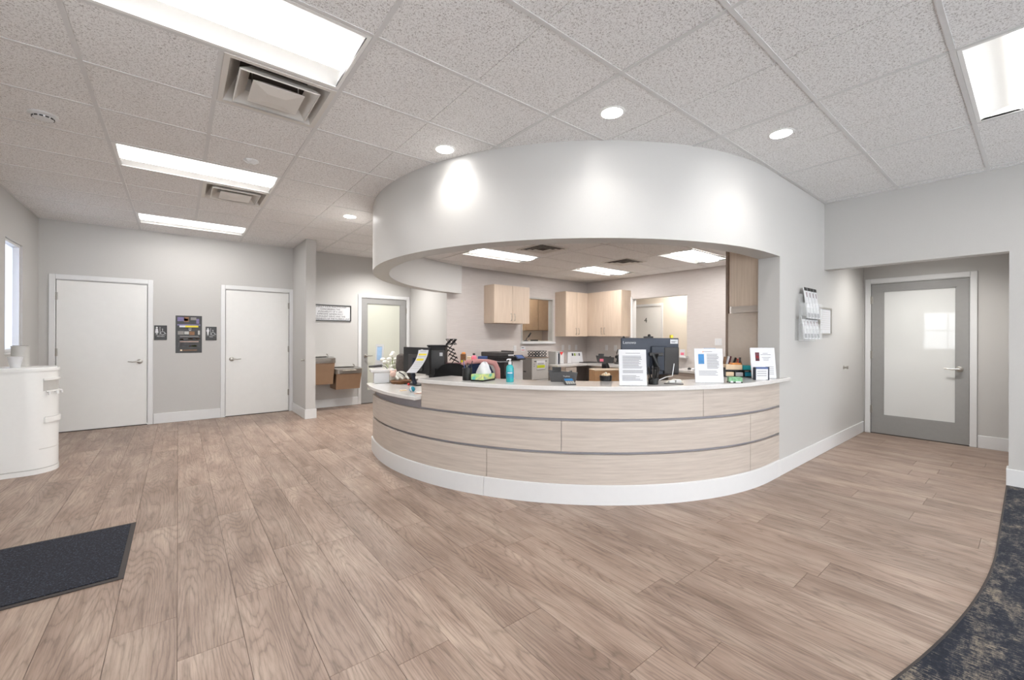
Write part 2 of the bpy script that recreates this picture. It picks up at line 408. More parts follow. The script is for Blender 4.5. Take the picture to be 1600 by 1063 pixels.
wall_with_holes_y('wall_front', 'wall', XW, XA+.14, YS-.14, YS, CZ+.1, [(-1.2, 2.0, .3, 2.6), (2.4, 5.6, .3, 2.6)])
ST(B(XH, XH+.14, YS, YJ, 0, CZ+.1).box(XH, XH+.14, YJ, YR, LT, CZ+.1).build('wall_right', 'wall'))
ST(B(XH+.14, XA, YJ-.14, YJ, 0, CZ+.1).build('wall_alcove_side', 'wall'))
wall_with_holes_x('wall_alcove', 'wall', XA, XA+.12, YJ-.14, YR+.0, CZ+.1, [(.520, 1.447, 0, DZ)])
ST(B(XJ, XA, YR, YR+.19, 0, CZ+.1).build('wall_reception_side', 'header'))
wall_with_holes_x('wall_reception_right', 'accent', XA, XA+.12, YR+.0, YN+.14, CZ+.1, [(4.13, 5.35, .95, 2.113)])
wall_with_holes_y('wall_reception_back', 'accent', XB+.0, XA, YA, YA+.12, CZ+.1, [(5.51, 6.42, 1.2, 2.14)])
ST(B(XB, XB+.1, YA+.121, YN, 0, CZ+.1).box(XB-.001, XB+.0, YA, YA+.13, 0, CZ+.1).build('wall_reception_left', 'wall'))
# curved header over the counter
def arc(r, a0, a1, n):
    return [(CX+r*cos(R(a0+(a1-a0)*i/n)), CY+r*sin(R(a0+(a1-a0)*i/n)), cos(R(a0+(a1-a0)*i/n)), sin(R(a0+(a1-a0)*i/n))) for i in range(n+1)]
hp = arc(RO, 96, 270, 96) + [(XJ, YR, 0, -1)]
o = ST(MB().strip(hp, [(0, LT-.005), (0, CZ+.02), (-.19, CZ+.02), (-.19, LT-.005)]).build('wall_curved_header', 'header', smooth=40))

# floor
ST(B(XW-.1, XA+.1, YS-.1, YN+.1, -.12, -.006).build('floor', 'subfloor'))
FLOOR = bpy.data.objects['floor']
PW, PL = .2286, 1.2192
random.seed(11)
def in_room(x0, x1, y0, y1):
    if y0 > YN or x1 < XW: return None
    x0 = max(x0, XW); y1 = min(y1, YN)
    if x0 > XB+.05: y1 = min(y1, YR)
    if x1 <= XB+.05 and False: pass
    return x0, x1, y0, y1
plank_mesh = {}
def plank(x0, x1, y0, y1):
    key = (round(x1-x0, 3), round(y1-y0, 3))
    if (x1-x0) < .01 or (y1-y0) < .02: return
    if key not in plank_mesh:
        g = .0009
        o = B(-(x1-x0)/2+g, (x1-x0)/2-g, -(y1-y0)/2+g, (y1-y0)/2-g, -.006, 0).build('plank', 'plank', FLOOR)
        plank_mesh[key] = o.data
    else:
        o = bpy.data.objects.new('plank', plank_mesh[key]); COL.objects.link(o); o.parent = FLOOR
    o.location = ((x0+x1)/2, (y0+y1)/2, 0)
seam = {0: 2.146, 2: 2.908, 3: 1.58, 5: 2.711, -1: 2.49, 1: 2.49, 4: 3.35, 15: .93, 16: .98, 18: .58, 19: .96}
for i in range(-7, 33):
    x0, x1 = i*PW, (i+1)*PW
    y = seam.get(i, random.uniform(0, PL)) % PL - PL*2
    ymax = YN if x0 < 2.3 else (4.6 if x0 < XB-.3 else (2.2 if x0 < 4.25 else YR))
    while y < ymax:
        a, b_ = y, min(y+PL, ymax); y += PL
        # hidden under the counter and in the staff area: leave out
        if b_ < -1.0: continue
        if x0 > 1.9 and a > -.05 and b_ < 0.1: continue
        xm = (x0+x1)/2; dd = hypot(xm-CX, max(a, min(b_, CY))-CY)
        if x0 > 2.2 and hypot(xm-CX, a-CY) < 2.0 and hypot(xm-CX, b_-CY) < 2.3 and a < 6: continue
        if x0 > 1.9 and b_ < .12: continue
        if x0 > XH and a < YJ-.1 and b_ < YJ: continue
        xa, xb = max(x0, XW), min(x1, XA)
        plank(xa, xb, max(a, YJ-.1 if x0 > XH-.3 else -1.0), b_)
# staff side floor
ST(B(1.95, XA, 1.75, YN, -.005, -.003).build('floor_reception', 'plank'))

# carpet inset with curved edge
cp = []
x = -.5
edge = []
while x < 3.95: edge.append((x, .153+.0594*(3.9-x)**2 if x < 3.9 else .153)); x += .12
edge.append((XH-.001, .168))
edge = [(x, y) for x, y in edge]
pts = [(XH-.001, YS), ] + edge[::-1] + [(-.5, YS)]
tag(MB().prism(pts, -.004, .004).build('carpet', 'carpet'), 'navy and beige patterned carpet with a curved edge against the wood floor', 'carpet')
strip = [(x, y, 0, 1) for x, y in edge]
MB().strip(strip, [(0, .0), (0, .0045), (.010, .003), (.010, 0)]).build('edge_strip', 'rubber', bpy.data.objects['carpet'])

# baseboards
def bb(name, x0, x1, y0, y1): return ST(B(x0, x1, y0, y1, 0, .15, .003).build(name, 'white'))
bb('baseboard_back', D1[1]+.07, D2[0]-.056, YN-.014, YN)
bb('baseboard_fountain', 1.715, D3[0]-.058, YN-.014, YN)
bb('baseboard_left', XW, XW+.014, YS, YN)
bb('baseboard_partition_end', 1.556, 1.729, 7.166, 7.18)
bb('baseboard_partition_left', 1.556, 1.57, 7.18, YN)
bb('baseboard_reception_side', XJ+.005, XA-.014, YR-.014, YR)
bb('baseboard_alcove', XA-.014, XA, YJ, .452)
bb('baseboard_pier', XH-.014, XH, YS, YJ+.014)
bb('baseboard_pier_jamb', XH, XH+.14, YJ, YJ+.014)
bb('baseboard_reception_left', XB-.014, XB, YA, YN)

# ------------------------------------------------------------------ ceiling
CEIL = ST(B(XW-.1, XA+.1, YS-.1, YN+.1, CZ+.17, CZ+.25).build('ceiling', 'plaster'))
ST(B(XH+.14, XA, YJ, YR, 2.5, 2.6).build('ceiling_alcove', 'plaster'))
tile_meshes = {}
def tile(xa, xb, ya, yb, split=True):
    g = .011; w_, h_ = round(xb-xa, 3), round(yb-ya, 3)
    if w_ < .03 or h_ < .03: return
    key = (w_, h_, split)
    if key not in tile_meshes:
        b = MB(); z0, z1 = .004, .02
        if w_ > 1.0 and split:
            b.box(-w_/2+g, -.003, -h_/2+g, h_/2-g, z0, z1); b.box(.003, w_/2-g, -h_/2+g, h_/2-g, z0, z1); b.box(-.003, .003, -h_/2+g, h_/2-g, z0+.004, z1)
        else: b.box(-w_/2+g, w_/2-g, -h_/2+g, h_/2-g, z0, z1)
        o = b.build('ceiling_tile', 'tile', CEIL); tile_meshes[key] = o.data
    else:
        o = bpy.data.objects.new('ceiling_tile', tile_meshes[key]); COL.objects.link(o); o.parent = CEIL
    o.location = ((xa+xb)/2, (ya+yb)/2, CZ)
gx = [OX+T4*k for k in range(-2, 5)]; gy = [OY+T2*k for k in range(-4, 14)]
gx = [XW]+[x for x in gx if XW < x < XH]+[XH]; gy = [y for y in gy if y < YN]+[YN]
trof_cells = {(-1, 3), (-1, 7), (-1, 11), (2, -1), (-1, -1), (-1, -5), (2, -5), (4, -1)}
def cell_of(xa, ya): return (round((xa-OX)/T4), round((ya-OY)/T2))
vents = {(-1, 4), (-1, 8)}
halved = {4, 5, 6, 8, 9, 10}
for i in range(len(gx)-1):
    for j in range(len(gy)-1):
        xa, xb, ya, yb = gx[i], gx[i+1], gy[j], gy[j+1]
        c = cell_of(xb-T4, ya)
        mx_, my_ = (xa+xb)/2, (ya+yb)/2
        # skip cells wholly inside the reception header
        if all(hypot(px-CX, py-CY) < 2.3 or (px > CX and py > 1.8) for px in (xa, xb) for py in (ya, yb)): continue
        if xa > XB-.02 and ya > YR: continue
        if c in trof_cells: continue
        if c[0] == -1 and c[1] in halved:
            xm = xa+T2
            tile(xa, xm, ya, yb)
            if c not in vents: tile(xm, xb, ya, yb)
            continue
        tile(xa, xb, ya, yb)
bars = MB()
for k, x in enumerate(gx[1:-1]):
    bars = B(x-.012, x+.012, YS, YN if x < XB else YR, CZ, CZ+.03)
    ST(bars.build('grid_bar', 'tbar', CEIL))
for (ya, yb) in ((2.73, 4.558), (5.168, 6.996)):
    ST(B(OX-T2-.012, OX-T2+.012, ya, yb, CZ, CZ+.03).build('grid_bar', 'tbar', CEIL))
for y in gy[:-1]:
    ST(B(XW, XH, y-.012, y+.012, CZ+.0005, CZ+.03).build('grid_bar', 'tbar', CEIL))
ST(B(XW, XW+.02, YS, YN, CZ-.001, CZ+.02).box(XW, XB, YN-.02, YN, CZ-.001, CZ+.02).box(XH-.02, XH, YS, YR, CZ-.001, CZ+.02).build('trim_1', 'tbar'))

# reception ceiling: convex region, individual tiles clipped to it
reg = [(CX+2.40*cos(R(a)), CY+2.40*sin(R(a))) for a in range(97, 271, 4)] + [(XJ, 1.7), (XA, 1.7), (XA, YA)]
reg = [(x, min(y, YA)) for x, y in reg]
def clip(poly, reg):
    for i in range(len(reg)):
        ax, ay = reg[i]; bx, by = reg[(i+1) % len(reg)]
        if hypot(bx-ax, by-ay) < 1e-5: continue
        ins = lambda p: (bx-ax)*(p[1]-ay)-(by-ay)*(p[0]-ax) >= -1e-9
        out = []
        for k in range(len(poly)):
            p, q = poly[k-1], poly[k]; ip, iq = ins(p), ins(q)
            if ip != iq:
                dx, dy = q[0]-p[0], q[1]-p[1]; den = (bx-ax)*dy-(by-ay)*dx
                t = -((bx-ax)*(p[1]-ay)-(by-ay)*(p[0]-ax))/den if abs(den) > 1e-12 else 0
                out.append((p[0]+t*dx, p[1]+t*dy))
            if iq: out.append(q)
        poly = out
        if len(poly) < 3: return []
    return poly
CEIL2 = ST(MB().prism(reg, C2+.075, C2+.09).build('ceiling_reception', 'plaster'))
RX0, RY0 = 3.325, 1.92
rl = [(1, 3, 0), (3, 3, 0), (3, 0, 1)]
inner_lights = [(3.36, 4.92), (5.77, 4.92), (5.77, 3.08)]
IW, IH = 1.14, .57
for i in range(-2, 5):
    for j in range(-1, 9):
        xa, ya = 3.36-IW*.0+(i)*1.205, 4.92+(j-5)*.6133
        p = clip([(xa+.008, ya+.008), (xa+1.197, ya+.008), (xa+1.197, ya+.605), (xa+.008, ya+.605)], reg)
        if len(p) < 3: continue
        if any(abs(xa+.6-(lx+.57)) < .5 and abs(ya-ly) < .3 for lx, ly in inner_lights): continue
        MB().prism(p, C2, C2+.012).build('ceiling_tile', 'tile', CEIL2)

# ------------------------------------------------------------------ troffers, vents, downlights
def troffer(name, label, x, y, z, L, Wd, m='lit', group='recessed ceiling troffers'):
    t = E(name, (x, y, z), 0, label, 'light', group)
    h = .055; fw = .02
    b = MB()
    b.box(-L/2, L/2, -Wd/2, -Wd/2+fw, -.001, .012).box(-L/2, L/2, Wd/2-fw, Wd/2, -.001, .012)
    b.box(-L/2, -L/2+fw, -Wd/2+fw, Wd/2-fw, -.001, .012).box(L/2-fw, L/2, -Wd/2+fw, Wd/2-fw, -.001, .012)
    b.build('frame', 'trof', t)
    # curved reflector wings on both sides of the lamp basket
    vs = []; n = 6; half = Wd/2-fw; bk = .115
    for sgn in (-1, 1):
        r = MB(); P = []
        for k in range(n+1):
            q = k/n; yy = half-(half-bk)*q; zz = .004+h*sin(q*pi/2)
            P.append((yy*sgn, zz))
        P2 = [(a, c+.004) for a, c in P[::-1]]
        prof = P+P2
        r.add([(-L/2+fw, a, c) for a, c in prof]+[(L/2-fw, a, c) for a, c in prof],
              [(i, (i+1) % len(prof), len(prof)+(i+1) % len(prof), len(prof)+i) for i in range(len(prof))])
        r.build('reflector', 'trof', t, smooth=60)
    for xx in (-L/2+fw-.004, L/2-fw): B(xx, xx+.004, -half, half, .0, h+.01).build('end_plate', 'trof', t)
    prof = [(-bk+.012, .012)]+[(-(bk-.012)*cos(pi*k/8), .012-.016*sin(pi*k/8)) for k in range(1, 8)]+[(bk-.012, .012)]
    d = MB()
    d.add([(-L/2+fw+.012, a, c) for a, c in prof]+[(L/2-fw-.012, a, c) for a, c in prof],
          [(i, (i+1) % len(prof), len(prof)+(i+1) % len(prof), len(prof)+i) for i in range(len(prof))]+[tuple(range(len(prof))), tuple(range(len(prof), 2*len(prof)))])
    for sg in (-1, 1):
        q = MB(); P = [(sg*bk, h), (sg*(bk-.012), .0125), (sg*(bk-.014), .0125), (sg*(bk-.002), h)]
        q.add([(x_, a, c) for x_ in (-L/2+fw+.005, L/2-fw-.005) for a, c in P], [(0,1,5,4),(1,2,6,5),(2,3,7,6),(3,0,4,7),(0,3,2,1),(4,5,6,7)]).build('basket_side', 'lit_side', t)
    d.build('diffuser', m, t, smooth=60)
    return t
def cellc(i, j): return OX+T4*i+T4/2, OY+T2*j+T2/2
TL = {(-1,3): 'long recessed ceiling light cut by the top edge, beside the larger vent',
      (-1,7): 'middle recessed ceiling light on the left, below the small round sensor',
      (-1,11): 'smallest and farthest recessed ceiling light, by the wall with two white doors',
      (2,-1): 'recessed ceiling light at the far right edge above the grey door',
      (-1,-1): 'added unseen ceiling light behind the viewer on the left', (-1,-5): 'added unseen ceiling light far behind the viewer on the left',  # lights behind the viewer are out of view, added to brighten the room
      (2,-5): 'added unseen ceiling light far behind the viewer on the right'}
for c, lb in TL.items():
    cx_, cy_ = cellc(*c); troffer('ceiling_troffer', lb, cx_, cy_, CZ+.001, T4-.026, T2-.026)
LB2 = ['inner ceiling light over the left wall cabinet behind the counter', 'farthest inner ceiling light above the corner wall cabinets', 'inner ceiling light beside the tall wood cabinet at right']
for (lx, ly), lb in zip(inner_lights, LB2):
    troffer('inner_troffer', lb, lx+.6, ly+.3, C2-.006, 1.18, .58, 'lit_in', 'recessed lights inside the reception')

def cone_vent(label, x, y):
    t = E('ceiling_vent', (x, y, CZ), 0, label, 'vent', 'white square ceiling vents')
    def frustum(b, s0, z0, s1, z1, th=.003):
        for dz in (0, th):
            pass
        vs = []; 
        for s_, z_ in ((s0, z0), (s1, z1), (s1-.0, z1+th), (s0-.0, z0+th)):
            vs += [(-s_, -s_, z_), (s_, -s_, z_), (s_, s_, z_), (-s_, s_, z_)]
        fs = []
        for k in range(4):
            kk = (k+1) % 4
            for i in range(4): j = (i+1) % 4; fs.append((k*4+i, k*4+j, kk*4+j, kk*4+i))
        b.add(vs, fs); return b
    h = T2/2-.013
    b = MB(); frustum(b, h, -.002, h-.03, .0); frustum(b, h-.03, 0, .19, .15); b.build('frame', 'vent', t)
    b = MB(); frustum(b, .215, -.012, .15, .05); frustum(b, .215, -.012, .207, -.016); b.build('outer_cone', 'vent', t)
    b = MB().add([(-.14,-.14,-.016),(.14,-.14,-.016),(.14,.14,-.016),(-.14,.14,-.016),(-.07,-.07,.028),(.07,-.07,.028),(.07,.07,.028),(-.07,.07,.028),
                  (-.14,-.14,-.019),(.14,-.14,-.019),(.14,.14,-.019),(-.14,.14,-.019),(-.05,-.05,-.032),(.05,-.05,-.032),(.05,.05,-.032),(-.05,.05,-.032)],
                 [(0,1,5,4),(1,2,6,5),(2,3,7,6),(3,0,4,7),(4,5,6,7),(8,9,13,12),(9,10,14,13),(10,11,15,14),(11,8,12,15),(12,13,14,15),(0,1,9,8),(1,2,10,9),(2,3,11,10),(3,0,8,11)])
    b.build('inner_cone', 'vent', t)
    MB().at(0,0,.0).box(-.2,.2,-.2,.2,.15,.16).build('duct', 'duct', t)
    for sx in (-1, 1): MB().tube([(sx*.13, 0, .1), (sx*.13, 0, -.004)], .004, 6).build('hanger', 'steel', t)
    return t
cone_vent('larger square ceiling vent beside the longest ceiling light', OX-T2/2, OY+4.5*T2)
cone_vent('smaller square ceiling vent just past the middle ceiling light', OX-T2/2, OY+8.5*T2)
def louvre_vent(label, x, y):
    t = E('louvre_vent', (x, y, C2-.004), 0, label, 'vent', 'louvred vents inside the reception')
    s = .27
    b = MB()
    for a, c in ((1, .232), ):
        b.box(-s, s, -s, -c, -.004, .004).box(-s, s, c, s, -.004, .004).box(-s, -c, -c, c, -.004, .004).box(c, s, -c, c, -.004, .004)
    b.build('frame', 'vent', t)
    B(-.235, .235, -.235, .235, -.002, .001).build('backing', 'duct', t)
    for k in range(3):
        r = .225-.062*k
        for q in range(4):
            m_ = MB().at(0, 0, 0, rz=q*pi/2)
            m_.add([(-r, -r, -.010), (r, -r, -.010), (r-.026, -r+.026, -.003), (-r+.026, -r+.026, -.003), (-r, -r, -.008), (r, -r, -.008), (r-.026, -r+.026, -.002), (-r+.026, -r+.026, -.002)],
                   [(0,1,2,3),(4,5,6,7),(0,1,5,4),(1,2,6,5),(2,3,7,6),(3,0,4,7)])
            m_.build('slat', 'vent', t)
louvre_vent('louvred vent above and behind the left wall cabinet, inside the reception', 4.1, 4.45)
louvre_vent('louvred vent above the corner wall cabinets, inside the reception', 5.87, 4.36)

def downlight(label, x, y, z=CZ+.004, spread=140, watts=1.0):
    t = E('downlight', (x, y, z), 0, label, 'light', 'round recessed downlights')
    MB().lathe([(.088, 0), (.088, -.003), (.078, -.006), (.070, -.004), (.070, 0)], 32).build('trim_ring', 'trof', t, smooth=40)
    MB().lathe([(.071, -.002), (.071, -.0045)], 32).build('lens', 'lit_down', t)
    ld = bpy.data.lights.new('downlight_beam', 'SPOT'); ld.energy = watts*10; ld.spot_size = R(spread); ld.spot_blend = 1; ld.shadow_soft_size = .06
    ld.color = (1, .98, .95); lo = bpy.data.objects.new('beam', ld); COL.objects.link(lo); lo.parent = t; lo.location = (0, 0, -.03)
downlight('downlight nearest the left end of the curved header', 1.705, 3.035)
downlight('downlight above the middle of the curved header, largest in view', 2.315, 1.82)
downlight('downlight right of the curved header, nearer the grey door', 3.54, 1.21)
downlight('small far downlight left of the curved header', 1.715, 5.50, spread=150, watts=9)
downlight('added downlight before the grey glazed door, hidden behind the curved header', 2.924, 7.33, spread=150, watts=9)  # never in sight; added to brighten the fountain passage
downlight('added unseen downlight in the low ceiling before the right grey door', 6.65, .85, 2.497, 150, 5.0)  # out of sight, put in to light the alcove

t = E('smoke_detector', (-.74, 4.32, CZ+.004), 0, 'white round ceiling detector with a dark slotted rim at far left', 'detector')
MB().lathe([(.075, 0), (.075, -.01), (.055, -.018), (.052, -.03), (.03, -.036), (.001, -.037)], 28).build('body', 'white', t, smooth=30)
for k in range(12):
    a = 2*pi*k/12; MB().at(.0545*cos(a), .0545*sin(a), 0, rz=a).box(-.003, .002, -.009, .009, -.029, -.021).build('slot', 'black', t)
t = E('motion_sensor', (.495, 4.30, CZ+.004), 0, 'small white faceted round sensor on the ceiling between two lights', 'sensor')
MB().lathe([(.06, 0), (.06, -.005), (.045, -.016), (.02, -.028), (.001, -.03)], 8).build('body', 'white', t)
MB().at(0,0,-.024).lathe([(.012, 0), (.012, -.008), (.001, -.01)], 12).build('lens', 'clear', t)

# ------------------------------------------------------------------ doors
def lever(parent, x, y, z, d, out):    # on a slab in local coords, facing -Y; d = +1 lever points +x
    h = MB().at(x, y, z, rx=pi/2).lathe([(.033, 0), (.033, .012), (.026, .016), (.012, .018), (.012, .05)], 20)
    h.T = Matrix.Identity(4)
    h.tube([(x, y-.045, z), (x+d*.03, y-.05, z), (x+d*.075, y-.05, z-.004), (x+d*.125, y-.046, z+.002)], [.012, .010, .009, .007], 10)
    return h.build('lever_handle', 'nickel', parent, smooth=40)
def door(name, x0, x1, yface, hinge, rz=0, loc=(0,0,0), glass=None, slabmat='door', gl=None, tw=.062):
    t = SE(name, loc, rz)
    g = .004; zt = DZ-.012
    # frame: casing on the wall face and jambs through the wall
    c = MB()
    c.box(x0-tw, x0-.004, yface-.018, yface, 0, DZ+tw, .004).box(x1+.004, x1+tw, yface-.018, yface, 0, DZ+tw, .004).box(x0-.004, x1+.004, yface-.0175, yface, DZ, DZ+tw, .004)
    c.box(x0-.012, x0, yface-.008, yface+.12, 0, DZ).box(x1, x1+.012, yface-.008, yface+.12, 0, DZ).box(x0, x1, yface-.008, yface+.12, DZ-.008, DZ+.0)
    c.build('casing', 'white', t)
    s = MB(); ys0, ys1 = yface+.004, yface+.044
    if glass is None:
        s.box(x0+g, x1-g, ys0, ys1, .01, zt, .002)
    else:
        a, b_, za, zb = glass
        s.box(x0+g, a, ys0, ys1, .01, zt).box(b_, x1-g, ys0, ys1, .01, zt).box(a, b_, ys0, ys1, .01, za).box(a, b_, ys0, ys1, zb, zt)
    sl = s.build('slab', slabmat, t)
    if glass:
        a, b_, za, zb = glass
        B(a, b_, ys0+.016, ys0+.022, za, zb).build('glass_pane', gl, t)
        e = .012
        B(a, a+e, ys0+.004, ys0+.017, za, zb).box(b_-e, b_, ys0+.004, ys0+.017, za, zb).box(a, b_, ys0+.004, ys0+.017, za, za+e).box(a, b_, ys0+.004, ys0+.017, zb-e, zb).build('glazing_bead', slabmat, t)
    xh = x1-.008 if hinge == 'r' else x0+.008
    for z in (.33, 1.08, 1.83):
        MB().box(xh-.012, xh+.012, yface-.004, yface+.006, z-.05, z+.05).at(xh + (.006 if hinge == 'r' else -.006), yface-.008, z-.052).cyl(.007, 0, .104, 10).build('hinge', 'nickel', t)
    if hinge == 'r': lever(t, x0+.085, ys0, .93, 1, 0); B(x0-.006, x0+.003, yface-.004, yface+.01, .89, .96).build('strike_plate', 'nickel', t)
    else: lever(t, x1-.085, ys0, .93, -1, 0); B(x1-.003, x1+.006, yface-.004, yface+.01, .89, .96).build('strike_plate', 'nickel', t)
    B(x0, x1, ys0, ys1, .0, .006).build('threshold', 'rubber', t)
    return t
door('door_1', D1[0], D1[1], YN, 'l')
door('door_2', D2[0], D2[1], YN, 'r')
door('door_3', D3[0], D3[1], YN, 'r', glass=(2.878, 3.56, .25, 1.952), slabmat='dgrey', gl='frost_g')
# right grey door: local x runs along -Y, face towards -X
door('door_4', YR-1.447, YR-.520, 0, 'l', rz=-pi/2, loc=(XA, YR, 0), glass=(YR-1.322, YR-.632, .253, 1.95), slabmat='dgrey', gl='frost_r')
# dark closers behind doors so nothing shows through the gaps
ST(B(XW, XB+.1, YN+.14, YN+.16, 0, CZ).build('wall_behind_back', 'wall'))
ST(B(XA+.12, XA+.14, 0, YR, 0, CZ).build('wall_behind_alcove', 'wall'))

# ------------------------------------------------------------------ windows
def window_x(name, ya, yb, za, zb, xin, pane, grid=0):
    t = SE(name)
    f = .03
    b = B(xin-.12, xin-.02, ya, ya+f, za, zb).box(xin-.12, xin-.02, yb-f, yb, za, zb).box(xin-.12, xin-.02, ya+f, yb-f, za, za+f).box(xin-.12, xin-.02, ya+f, yb-f, zb-f, zb)
    b.build('frame', 'white', t)
    B(xin-.08, xin-.07, ya+f, yb-f, za+f, zb-f).build('pane', pane, t)
    B(xin-.02, xin+.012, ya-.02, yb+.02, za-.02, za+.0).build('sill', 'white', t)
    if grid:
        B(xin-.085, xin-.06, (ya+yb)/2-.012, (ya+yb)/2+.012, za+f, zb-f).box(xin-.085, xin-.06, ya+f, yb-f, (za+zb)/2-.012, (za+zb)/2+.012).build('muntin', 'white', t)
window_x('window_1', *W1, XW, 'film')
window_x('window_2', *W2, XW, 'pane', 1)
window_x('added_window_3', -2.6, -.9, .75, 2.2, XW, 'pane', 1)  # unseen window added for more daylight
for n_, (a, b_) in (('added_window_4', (-1.2, 2.0)), ('added_window_5', (2.4, 5.6))):  # wide openings behind the viewer, added to bring daylight in
    t = SE(n_); f = .04
    B(a, a+f, YS-.12, YS-.02, .3, 2.6).box(b_-f, b_, YS-.12, YS-.02, .3, 2.6).box(a+f, b_-f, YS-.12, YS-.02, .3, .3+f).box(a+f, b_-f, YS-.12, YS-.02, 2.6-f, 2.6).box((a+b_)/2-.02, (a+b_)/2+.02, YS-.11, YS-.03, .3+f, 2.6-f).build('frame', 'white', t)
    B(a+f, b_-f, YS-.08, YS-.07, .3+f, 2.6-f).build('pane', 'pane', t)
# pass-through window in the reception back wall
t = SE('window_6'); a, b_, za, zb = 5.51, 6.42, 1.2, 2.14; f = .03
B(a, a+f, YA-.008, YA+.125, za, zb).box(b_-f, b_, YA-.008, YA+.125, za, zb).box(a+f, b_-f, YA-.008, YA+.125, zb-f, zb).box(a+f, b_-f, YA-.008, YA+.125, za, za+.02).build('frame', 'filelight', t)
B(a-.01, b_+.03, YA-.05, YA+.0, za-.035, za).build('sill', 'white', t)
B(a+f, b_-f, YA+.05, YA+.056, za+.02, zb-f).build('pane', 'pane', t)
# room behind that window
ST(B(XB+.1, XA, YN, YN+.1, 0, CZ).build('wall_rear_room', 'corr'))
ST(B(XB+.1, XA, YA+.12, YN, 2.68, 2.72).build('ceiling_rear_room', 'plaster'))
troffer('added_rear_troffer', 'added unseen ceiling light in the room behind the interior window', 6.2, 7.4, 2.597, .9, .5, 'lit_room', 'added lights in hidden rooms')  # unseen fixture added so the rear room is lit
t = E('rear_wall_cabinet', (0,0,0), 0, 'brown wall cabinet seen through the small interior window', 'cabinet')
B(6.62, 7.42, 7.79, 8.135, 1.47, 2.35).build('body', 'dkcab', t)
for k in range(2): B(6.63+.4*k, 7.01+.4*k, 7.77, 7.79, 1.48, 2.34).build('door', 'dkcab', t)
t = E('desk_lamp', (5.70, 6.69, 1.22), .2, 'black angled desk lamp behind the small interior window', 'lamp')
MB().lathe([(.05, 0), (.05, .012), (.01, .02)], 16).build('base', 'black', t)
MB().tube([(0, 0, .015), (.02, 0, .05), (.12, 0, .13)], .008, 8).build('arm', 'black', t)
MB().tube([(.08, 0, .09), (.16, 0, .17)], .017, 8).build('head', 'black', t)
for k in range(1): tag(B(5.86, 6.04, 6.682, 6.74, 1.22, 1.245, .004).build('telephone_base', 'black'), 'flat black phone base on the ledge of the small interior window', 'phone')

# corridor behind the opening in the reception right wall
ST(B(9.0, 9.1, 3.0, 8.2, 0, 2.8).build('wall_corridor', 'corr'))
ST(B(XA+.12, 9.0, 7.4, 7.5, 0, 2.8).box(XA+.12, 9.0, 3.0, 3.1, 0, 2.8).build('wall_corridor_ends', 'corr'))
ST(B(XA+.12, 9.0, 3.0, 7.5, 2.68, 2.72).build('ceiling_corridor', 'plaster'))
ST(B(XA, 9.1, 3.0, 7.5, -.1, 0).build('floor_corridor', 'plank'))
troffer('added_corridor_troffer', 'added unseen ceiling light in the corridor behind the reception opening', 8.3, 5.0, 2.617, .9, .5, 'lit_room', 'added lights in hidden rooms')  # fixture out of view, added to light the corridor
door('door_5', 9.0-6.32+.0, 9.0-5.61, 0, 'l', rz=-pi/2, loc=(8.995, 9.0, 0))
text('4', 'door_number', .17, 'charcoal', bpy.data.objects['door_5'], (9.0-6.02, -.004, 1.72))
t = SE('trim_2')
B(XA-.012, XA, 5.35, 5.41, .95, 2.16).build('jamb_trim', 'white', t)
B(XA-.012, XA+.12, 5.335, 5.35, .95, 2.113).build('jamb_lining', 'white', t)
B(XA-.08, XA+.14, 4.10, 5.36, .925, .95).build('opening_ledge', 'white', t)
tag(B(-.045, .045, -.004, .004, 0, .13).build('greeting_card', 'paper', loc=(7.50, 4.22, .95)), 'small pink and white card standing on the opening ledge', 'card')
o = bpy.data.objects['greeting_card']; o.rotation_euler = (0,0,-1.2)
B(-.03, .03, -.0055, -.004, .02, .07).build('print', 'pinkb', o)

# wall cabinets
def handle_v(parent, x, y, z0, z1, m='nickel'):
    MB().tube([(x, y, z0), (x, y-.03, z0), (x, y-.032, (z0+z1)/2), (x, y-.03, z1), (x, y, z1)], .005, 8).build('handle', m, parent, smooth=50)
def wall_cabinet(label, w, z0, z1, depth, loc, rz, side=None):
    t = E('wall_cabinet', loc, rz, label, 'cabinet', 'pale wood wall cabinets')
    B(0, w, -depth+.02, 0, z0, z1, .001).build('body', 'lam_v', t)
    for k in range(2):
        d = B(w/2*k+.002, w/2*(k+1)-.002, -depth, -depth+.018, z0+.002, z1-.002, .001).build('door', 'lam_v', t)
        xh = w/2 + (-.04 if k == 0 else .04)
        handle_v(d, xh, -depth, z0+.05, z0+.18)
    return t
wall_cabinet('left wall cabinet above the printer, hung alone', .87, 1.565, 2.285, .33, (4.58, YA, 0), 0)
wall_cabinet('middle wall cabinet right of the small interior window', .69, 1.32, 2.287, .33, (6.475, YA, 0), 0)
wall_cabinet('corner wall cabinet beside the opening with the door numbered 4', .93, 1.325, 2.292, .33, (XA, 6.31, 0), -pi/2)
# tall cabinet on the back of the side wall
t = E('tall_wall_cabinet', (0,0,0), 0, 'tall pale wood cabinet end hanging beside the white wall jamb, right side', 'cabinet')
B(4.52, 5.4, 1.72, 2.0, 1.63, 2.57).build('body', 'lam_v', t)
B(4.50, 4.52, 1.72, 2.012, 1.63, 2.57).build('side_panel', 'lam_v', t)
B(4.505, 5.38, 1.72, 1.995, 1.565, 1.63).build('light_rail', 'lam_h', t)
t = E('tall_end_panel', (0,0,0), 0, 'beige end panel with a taupe front edge under the tall wood cabinet', 'panel')
B(4.56, 4.59, 1.722, 2.05, 0, 1.562).build('board', 'beige', t)
B(4.555, 4.595, 2.05, 2.075, 0, 2.57).build('edge_strip', 'taupe', t)

